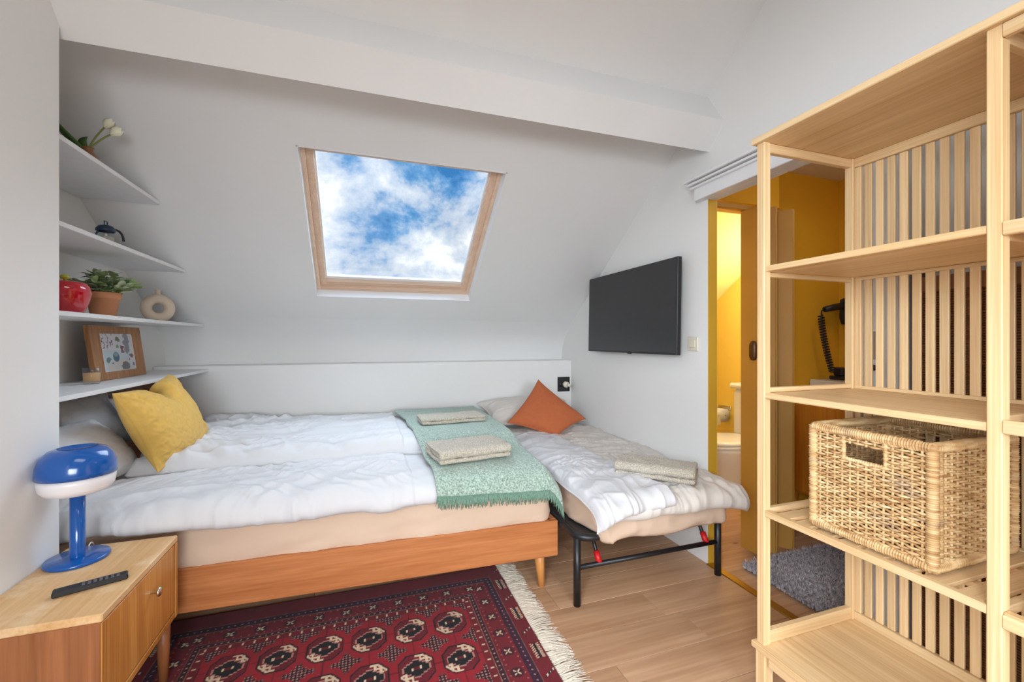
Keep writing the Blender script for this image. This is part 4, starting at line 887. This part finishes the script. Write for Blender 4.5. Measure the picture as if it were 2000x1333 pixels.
# ============================================================ BAMBOO UNIT
UX0, UX1 = 1.226, 1.668; UYa, UYb = 1.095, -.12; PW = .028; YM0, YM1 = .513, .5376
t = thing('open_wardrobe', 'tall bamboo open wardrobe with shelves and slatted back', 'wardrobe', ((UX0+UX1)/2, .48, 0))
ZT = 1.863; ZS2, ZS3, ZS4, ZS5 = 1.439, 1.027, .645, .206
part('top_board', MB().box((UX0-.012, UYb-.012, ZT-.02), (UX1+.01, UYa+.012, ZT), .002), 'bamy', t)
part('base_board', MB().box((UX0-.012, UYb-.012, ZS5-.02), (UX1+.01, UYa+.012, ZS5), .002), 'bamy', t)
for (ya, yb) in ((UYa-PW, UYa), (YM0, YM1), (UYb, UYb+PW)):
    for (xa, xb) in ((UX0, UX0+PW), (UX1-PW, UX1)):
        part('post', MB().box((xa, ya, ZS5), (xb, yb, ZT-.02), .002), 'bamz', t)
for ya in (UYa-.034, UYb+.002):
    for xa in (UX0-.004, UX1-.034): part('leg', MB().box((xa, ya, 0), (xa+.036, ya+.036, ZS5-.02), .002), 'bamz', t)
part('apron', MB().box((UX0+.002, UYb+.05, ZS5-.06), (UX0+.02, UYa-.04, ZS5-.0205), .002), 'bamy', t)
part('apron', MB().box((UX0+.034, UYa-.024, ZS5-.06), (UX1-.036, UYa-.006, ZS5-.0205), .002), 'bamx', t)
# end frame rails (left end and divider)
for (ya, yb) in ((UYa-PW+.004, UYa-.004), (YM0+.003, YM1-.003), (UYb+.004, UYb+PW-.004)):
    for (za, zb) in ((ZT-.05, ZT-.0205), (ZS2-.034, ZS2-.0185), (ZS3+.0005, ZS3+.016), (ZS4-.016, ZS4+.004), (ZS5+.0005, ZS5+.042)):
        part('end_rail', MB().box((UX0+PW, ya, za), (UX1-PW, yb, zb), .002), 'bamx', t)
# shelves of the open bay
for zt in (ZS2, ZS3): part('shelf_board', MB().box((UX0+.004, YM1-.002, zt-.018), (UX1-.012, UYa-PW+.004, zt), .002), 'bamy', t)
for (ya, yb) in ((YM1, UYa-PW), (UYb+PW, YM0)):
    part('shelf_rail', MB().box((UX0+.002, ya, ZS4-.018), (UX0+.022, yb, ZS4+.002), .002), 'bamy', t)
    part('shelf_rail', MB().box((UX1-.036, ya, ZS4-.018), (UX1-.016, yb, ZS4+.002), .002), 'bamy', t)
for i in range(8): y = YM1+.012+i*.064; part('shelf_slat', MB().box((UX0+.022, y, ZS4-.012), (UX1-.036, y+.046, ZS4-.001), .0015), 'bamx', t)
part('shelf_cleat', MB().box((UX0+.12, YM1, ZS4-.026), (UX0+.145, UYa-PW, ZS4-.0125), .001), 'bamy', t); part('shelf_cleat', MB().box((UX0+.3, YM1, ZS4-.026), (UX0+.325, UYa-PW, ZS4-.0125), .001), 'bamy', t)
# slatted back
SX0, SX1 = UX1-.013, UX1-.003
for (ya, yb) in ((YM1, UYa-PW), (UYb+PW, YM0)):
    for (za, zb) in ((ZT-.052, ZT-.0205), (ZS2-.03, ZS2-.0185), (ZS3+.0005, ZS3+.012), (ZS5+.0005, ZS5+.03)):
        part('back_rail', MB().box((SX0-.008, ya, za), (SX1+.002, yb, zb), .0015), 'bamy', t)
    part('back_stile', MB().box((SX0-.006, yb-.02, ZS5+.031), (SX1, yb, ZT-.053), .0015), 'bamz', t)
sm = MB().box((-.005, -.0115, 0), (.005, .0115, ZT-.053-ZS5-.031), .0015).mesh('back_slat'); off = wloc(t)
for i in range(31):
    y = 1.028-i*.0348
    if YM0-.012 < y < YM1+.012 or y < UYb+PW+.01: continue
    link('back_slat', sm, 'bamz', t, Vector(((SX0+SX1)/2, y, ZS5+.031))-off)
# right bay: slatted front panel behind shelf-height rails
for zt in (ZT-.021, 1.44, 1.037, .642): part('front_rail', MB().box((UX0-.002, UYb+PW, zt-.028), (UX0+.014, YM0, zt), .002), 'bamy', t)
fm_ = MB().box((-.006, -.022, 0), (.006, .022, ZT-.06-ZS5-.01), .002).mesh('front_slat')
for i in range(9): link('front_slat', fm_, 'bamz', t, Vector((UX0+.024, .452-i*.068, ZS5+.004))-off)
part('shelf_board', MB().box((UX0+.04, UYb+PW, ZS2-.018), (UX1-.03, YM0, ZS2), .002), 'bamy', t)

# ============================================================ BASKET
kx0, kx1, ky0, ky1, kz0, kz1 = 1.252, 1.604, .634, .944, ZS4+.0035, .958
t = thing('wicker_basket', 'rectangular wicker basket with a cut-out handle on the slatted shelf', 'basket', ((kx0+kx1)/2, (ky0+ky1)/2, kz0))
ZA, ZBk = kz0+.022, kz1-.022
def weave(a0_, a1_, at, axis, hole=None, seed=1):            # woven side panel: strands in and out of stakes
    mb = MB(); r = np.random.default_rng(seed); Lw = a1_-a0_; ns = 15; sp = Lw/(ns-1); rows = 38; dz = (ZBk-ZA)/rows
    for i in range(rows):
        zc = ZA+(i+.5)*dz; runs = [(0, 1)]
        if hole and hole[2] < zc < hole[3]: runs = [(0, hole[0]), (hole[1], 1)]
        for (s0, s1) in runs:
            n = max(6, int((s1-s0)*ns*4)); s = np.linspace(s0, s1, n); w = .0046*np.cos(PI*s*(ns-1)+PI*(i % 2))
            zz = zc+.0012*np.sin(s*17+i)+r.normal(0, .0005); rad = r.uniform(.0030, .0037)
            aa = a0_+Lw*s; pts = np.stack([aa, at+w, np.full(n, zc)+zz-zc], 1) if axis == 0 else np.stack([at+w, aa, np.full(n, zc)+zz-zc], 1)
            mb.tube(pts, rad, 6, True, False)
    for k in range(ns):
        a = a0_+k*sp
        if hole and hole[0] < k/(ns-1) < hole[1]: zs = [(ZA, hole[2]), (hole[3], ZBk)]
        else: zs = [(ZA, ZBk)]
        for za, zb in zs:
            if zb-za < .005: continue
            p = (a, at) if axis == 0 else (at, a); mb.tube([(p[0], p[1], za), (p[0], p[1], (za+zb)/2), (p[0], p[1], zb)], .0033, 6, True, False)
    return mb
H_ = (.36, .68, .875, .918)
part('woven_side', weave(ky0+.012, ky1-.012, kx0+.012, 1, (1-.66, 1-.36+.06, .872, .915), 1), 'wicker', t, kind='stuff')
part('woven_side', weave(ky0+.012, ky1-.012, kx1-.012, 1, (.34, .66, .872, .915), 2), 'wicker', t, kind='stuff')
part('woven_side', weave(kx0+.012, kx1-.012, ky0+.012, 0, None, 3), 'wicker', t, kind='stuff')
part('woven_side', weave(kx0+.012, kx1-.012, ky1-.012, 0, None, 4), 'wicker', t, kind='stuff')
def wrap(p0, p1, rad, seed, pitch=.0058):                    # a rod wrapped turn by turn in cane
    p0 = np.array(p0); p1 = np.array(p1); L_ = np.linalg.norm(p1-p0); n = int(L_/pitch); mb = MB(); m = n*6+1; s = np.linspace(0, 1, m)
    r = np.random.default_rng(seed); per = np.repeat(r.uniform(.92, 1.06, n+1), 6)[:m]; rr = rad*(1-.16*np.abs(np.cos(PI*s*n)))*per
    mb.tube(p0+(p1-p0)*s[:, None], rr, 12); return mb
e = .013
for i, (zz, rad) in enumerate(((kz1-.0135, .0135), (kz0+.0135, .0135))):
    nm = 'top_rim' if i == 0 else 'bottom_rim'
    for j, (a, b) in enumerate((((kx0+e, ky0+e), (kx0+e, ky1-e)), ((kx1-e, ky0+e), (kx1-e, ky1-e)), ((kx0+e, ky0+e), (kx1-e, ky0+e)), ((kx0+e, ky1-e), (kx1-e, ky1-e)))):
        part(nm, wrap((*a, zz), (*b, zz), rad, i*7+j), 'wicker', t)
for j, (a, b) in enumerate(((kx0+e, ky0+e), (kx1-e, ky0+e), (kx0+e, ky1-e), (kx1-e, ky1-e))):
    part('corner_post', wrap((a, b, kz0+.01), (a, b, kz1-.01), .0135, 30+j, .005), 'wicker', t)
    if a < 1.4: part('corner_lash', wrap((a+.026, b, kz0+.012), (a+.026, b, kz1-.012), .008, 40+j, .006), 'wicker', t)
hb0, hb1 = ky0+.012+(ky1-ky0-.024)*.34, ky0+.012+(ky1-ky0-.024)*.70
part('handle_frame', wrap((kx0+.012, hb0, .871), (kx0+.012, hb1, .871), .006, 50).add(*[(lambda m: (m.v, m.f))(wrap((kx0+.012, hb0, .868), (kx0+.012, hb0, .935), .006, 51))][0], True).add(*[(lambda m: (m.v, m.f))(wrap((kx0+.012, hb1, .868), (kx0+.012, hb1, .935), .006, 52))][0], True), 'wicker', t)
part('basket_floor', MB().box((kx0+.014, ky0+.014, kz0+.004), (kx1-.014, ky1-.014, kz0+.012), .002), 'rattan', t)

# ============================================================ RED RUG
QX0, QX1, QY0, QY1 = -.80, .66, 1.03, 2.20; RESX, RESY = 440, 353
t = thing('red_rug', 'dark red patterned wool rug with cream fringe in front of the bed', 'rug', ((QX0+QX1)/2, (QY0+QY1)/2, 0))
xs = np.linspace(QX0, QX1, RESX); ys = np.linspace(QY0, QY1, RESY); X, Y = np.meshgrid(xs, ys, indexing='ij')
col = np.zeros((RESX, RESY, 3)); 
def cc(*c): return np.array(C(*c)[:3])
col[:] = cc(158, 22, 38)
def put(mask, c): col[mask] = c
RED, DRED, BLK, CRM, NVY, PNK = cc(158, 22, 38), cc(104, 16, 28), cc(14, 12, 18), cc(238, 214, 182), cc(38, 26, 52), cc(196, 140, 130)
SXg, SYg, gx0, gy0 = .162, .217, .343, 1.82
FX0, FX1, FY0, FY1 = -.565, .425, 1.285, 1.935
inf = (X > FX0) & (X < FX1) & (Y > FY0) & (Y < FY1)
lx_ = (X-gx0)/SXg; ly_ = (Y-gy0)/SYg; a = (lx_-np.round(lx_))*SXg; b = (ly_-np.round(ly_))*SYg
def octa(a, b, w, h, k): return np.maximum(np.maximum(np.abs(a)/w, np.abs(b)/h), (np.abs(a)/w+np.abs(b)/h)/k)
og = octa(a, b, .066, .073, 1.5)
put(inf & (np.abs(b) < .0022), DRED); put(inf & (np.abs(a) < .002), DRED)
put(inf & (og < 1), BLK); put(inf & (og < .93), cc(120, 16, 30))
qd = (a*b) > 0                                           # two opposite quarters carry the pale marks
inn = inf & (og < .93)
put(inn & ~qd & (np.sin(a*420) * np.sin(b*380) > .62), NVY)
aa, ab = np.abs(a), np.abs(b)
put(inn & qd & (og < .90) & (og > .80) & (ab > .022), CRM)
H1 = (np.abs(aa-.018) < .0045) & (ab > .022) & (ab < .062); H2 = (np.abs(aa-.040) < .0045) & (ab > .022) & (ab < .058); H3 = (np.abs(ab-.042) < .0045) & (aa > .016) & (aa < .044)
H4 = (np.abs(ab-.062) < .004) & (aa > .006) & (aa < .03); H5 = (np.abs(ab-.024) < .004) & (aa > .030) & (aa < .050)
put(inn & qd & (H1 | H2 | H3 | H4 | H5), CRM)
st = np.floor(aa/.0115)*.0115; core = (ab < .040-st*.72) & (aa < .046)
ck = (ab < .046-st*.72) & (aa < .052) & ~core
put(inf & (og < .95) & ck, PNK); put(inf & (og < .95) & core, BLK); put(inf & (aa < .012) & (ab < .007), DRED); put(inf & (np.abs(a-.016) < .0035) & (np.abs(b-.002) < .007), CRM); put(inf & (np.abs(a+.016) < .0035) & (np.abs(b+.002) < .007), CRM)
# minor crosses between the medallions
dot = lambda p, q, d_, rr: ((p/d_-np.round(p/d_))**2+(q/d_-np.round(q/d_))**2) < (rr/d_)**2
a2 = (lx_-.5-np.round(lx_-.5))*SXg; b2 = (ly_-.5-np.round(ly_-.5))*SYg
cr = ((np.abs(a2) < .0125) & (np.abs(b2) < .046)) | ((np.abs(b2) < .013) & (np.abs(a2) < .05)) | ((np.abs(a2) < .026) & (np.abs(b2) < .024))
put(inf & cr, cc(44, 12, 28)); put(inf & cr & dot(a2, b2, .0125, .0035), PNK)
tipm = (((np.abs(a2)+np.abs(np.abs(b2)-.046)) < .014) & (np.abs(b2) > .046)) | (((np.abs(b2)+np.abs(np.abs(a2)-.05)) < .014) & (np.abs(a2) > .05)); put(inf & tipm & (np.sin(a2*500) > -.2), cc(120, 60, 60))
# borders: distance outward from the field
dxo = np.maximum(FX0-X, X-FX1); dyo = np.maximum(FY0-Y, Y-FY1); do = np.maximum(dxo, dyo); bo = do > 0; along = np.where(dxo > dyo, Y, X)
put(bo, cc(120, 18, 32)); 
for (d0_, d1_, c_) in ((.03, .033, cc(180, 140, 110)), (.055, .058, cc(150, 100, 90)), (.132, .135, cc(170, 130, 110)), (.168, .171, cc(150, 110, 100))): put(bo & (do > d0_) & (do < d1_) & (np.sin(along*900) > -.3), c_)
put(bo & (do > .033) & (do < .055), cc(58, 14, 34)); put(bo & (do > .135) & (do < .168), cc(56, 16, 44)); 
put(bo & (do > .033) & (do < .055) & dot(along, do-.044, .022, .0032), cc(206, 150, 140)); put(bo & (do > .135) & (do < .168) & dot(along+do*.5, do-.1515, .024, .0034), cc(196, 140, 150)); put(bo & (do > .06) & (do < .13) & dot(along, do-.068, .0275, .003) & (np.abs(do-.095) > .012), cc(190, 110, 110))
put(bo & (do < .03) & (np.sin(along*150) > .88) & (np.abs(do-.016) < .007), CRM)
ba = ((along-.037)/.11-np.round((along-.037)/.11))*.11; bd = do-.095
put(bo & (ba**2+bd**2 < .025**2), cc(70, 12, 30)); put(bo & (ba**2+bd**2 < .0165**2) & (ba**2+bd**2 > .0035**2) & (np.minimum(np.abs(ba-bd), np.abs(ba+bd)) < .0042), CRM)
be = ((along-.119)/.238-np.round((along-.119)/.238))*.238; outer = (dxo > .175) & (dxo < .235) & (dxo > dyo)
od = dxo-.205; fe = outer & (np.abs(be) < .04) & (np.abs(od) < .019); put(fe & (np.sin((be+np.abs(od)*.6)*560) > .0), CRM); put(fe & (np.abs(od) < .0045), BLK)
be2 = (along/.238-np.round(along/.238))*.238; fe2 = outer & (np.abs(be2-od*.7) < .0045) & (np.abs(od) < .026); put(fe2, NVY); put(fe2 & (np.sin(od*420) > .5), CRM)
put((QX1-X < .006) | (X-QX0 < .006), cc(90, 40, 50)); 
wear_ = 1+.16*fbm(X*7, Y*7, 3, 3)+.10*pnoise(X*260, Y*40, 8); col *= .82*np.clip(wear_, .6, 1.4)[..., None]
zz = .0075+.0012*fbm(X*6, Y*6, 5, 2)
v = np.stack([X, Y, zz], -1).reshape(-1, 3); I = np.arange(RESX*RESY).reshape(RESX, RESY); f = np.stack([I[:-1, :-1], I[1:, :-1], I[1:, 1:], I[:-1, 1:]], -1).reshape(-1, 4).tolist()
n0 = len(v); bd_ = list(I[:, 0])+list(I[-1, 1:])+list(I[::-1, -1][1:])+list(I[0, ::-1][1:-1]); v = np.concatenate([v, np.array([(v[i][0], v[i][1], .0006) for i in bd_])]); m = len(bd_)
f += [(n0+i, n0+(i+1) % m, int(bd_[(i+1) % m]), int(bd_[i])) for i in range(m)]
mb = MB(); mb.add(v, [tuple(q) for q in f], True); o = part('woven_field', mb, 'rug', t)
full = np.concatenate([col.reshape(-1, 3), col.reshape(-1, 3)[bd_]]); ca_ = o.data.color_attributes.new('Col', 'FLOAT_COLOR', 'POINT'); ca_.data.foreach_set('color', np.concatenate([np.clip(full, 0, 1), np.ones((len(full), 1))], 1).astype(np.float32).ravel())
fm = MB(); r = np.random.default_rng(9)
for sx, xe in ((1, QX1), (-1, QX0)):
    for i in range(900 if sx > 0 else 250):
        yy = r.uniform(QY0, QY1); ln = r.uniform(.065, .105); dr_ = .025*math.sin(yy*23)+r.normal(-.008, .014); z1 = r.uniform(.002, .009)
        fm.tube([(xe-sx*.004, yy, .006), (xe+sx*ln*.4, yy+dr_*.3, z1+.003), (xe+sx*ln*.75, yy+dr_*.75, z1), (xe+sx*ln, yy+dr_*1.2, .002)], [.0019, .0017, .0014, .0006], 4, True, False)
part('fringe', fm, 'fringe', t, kind='stuff')
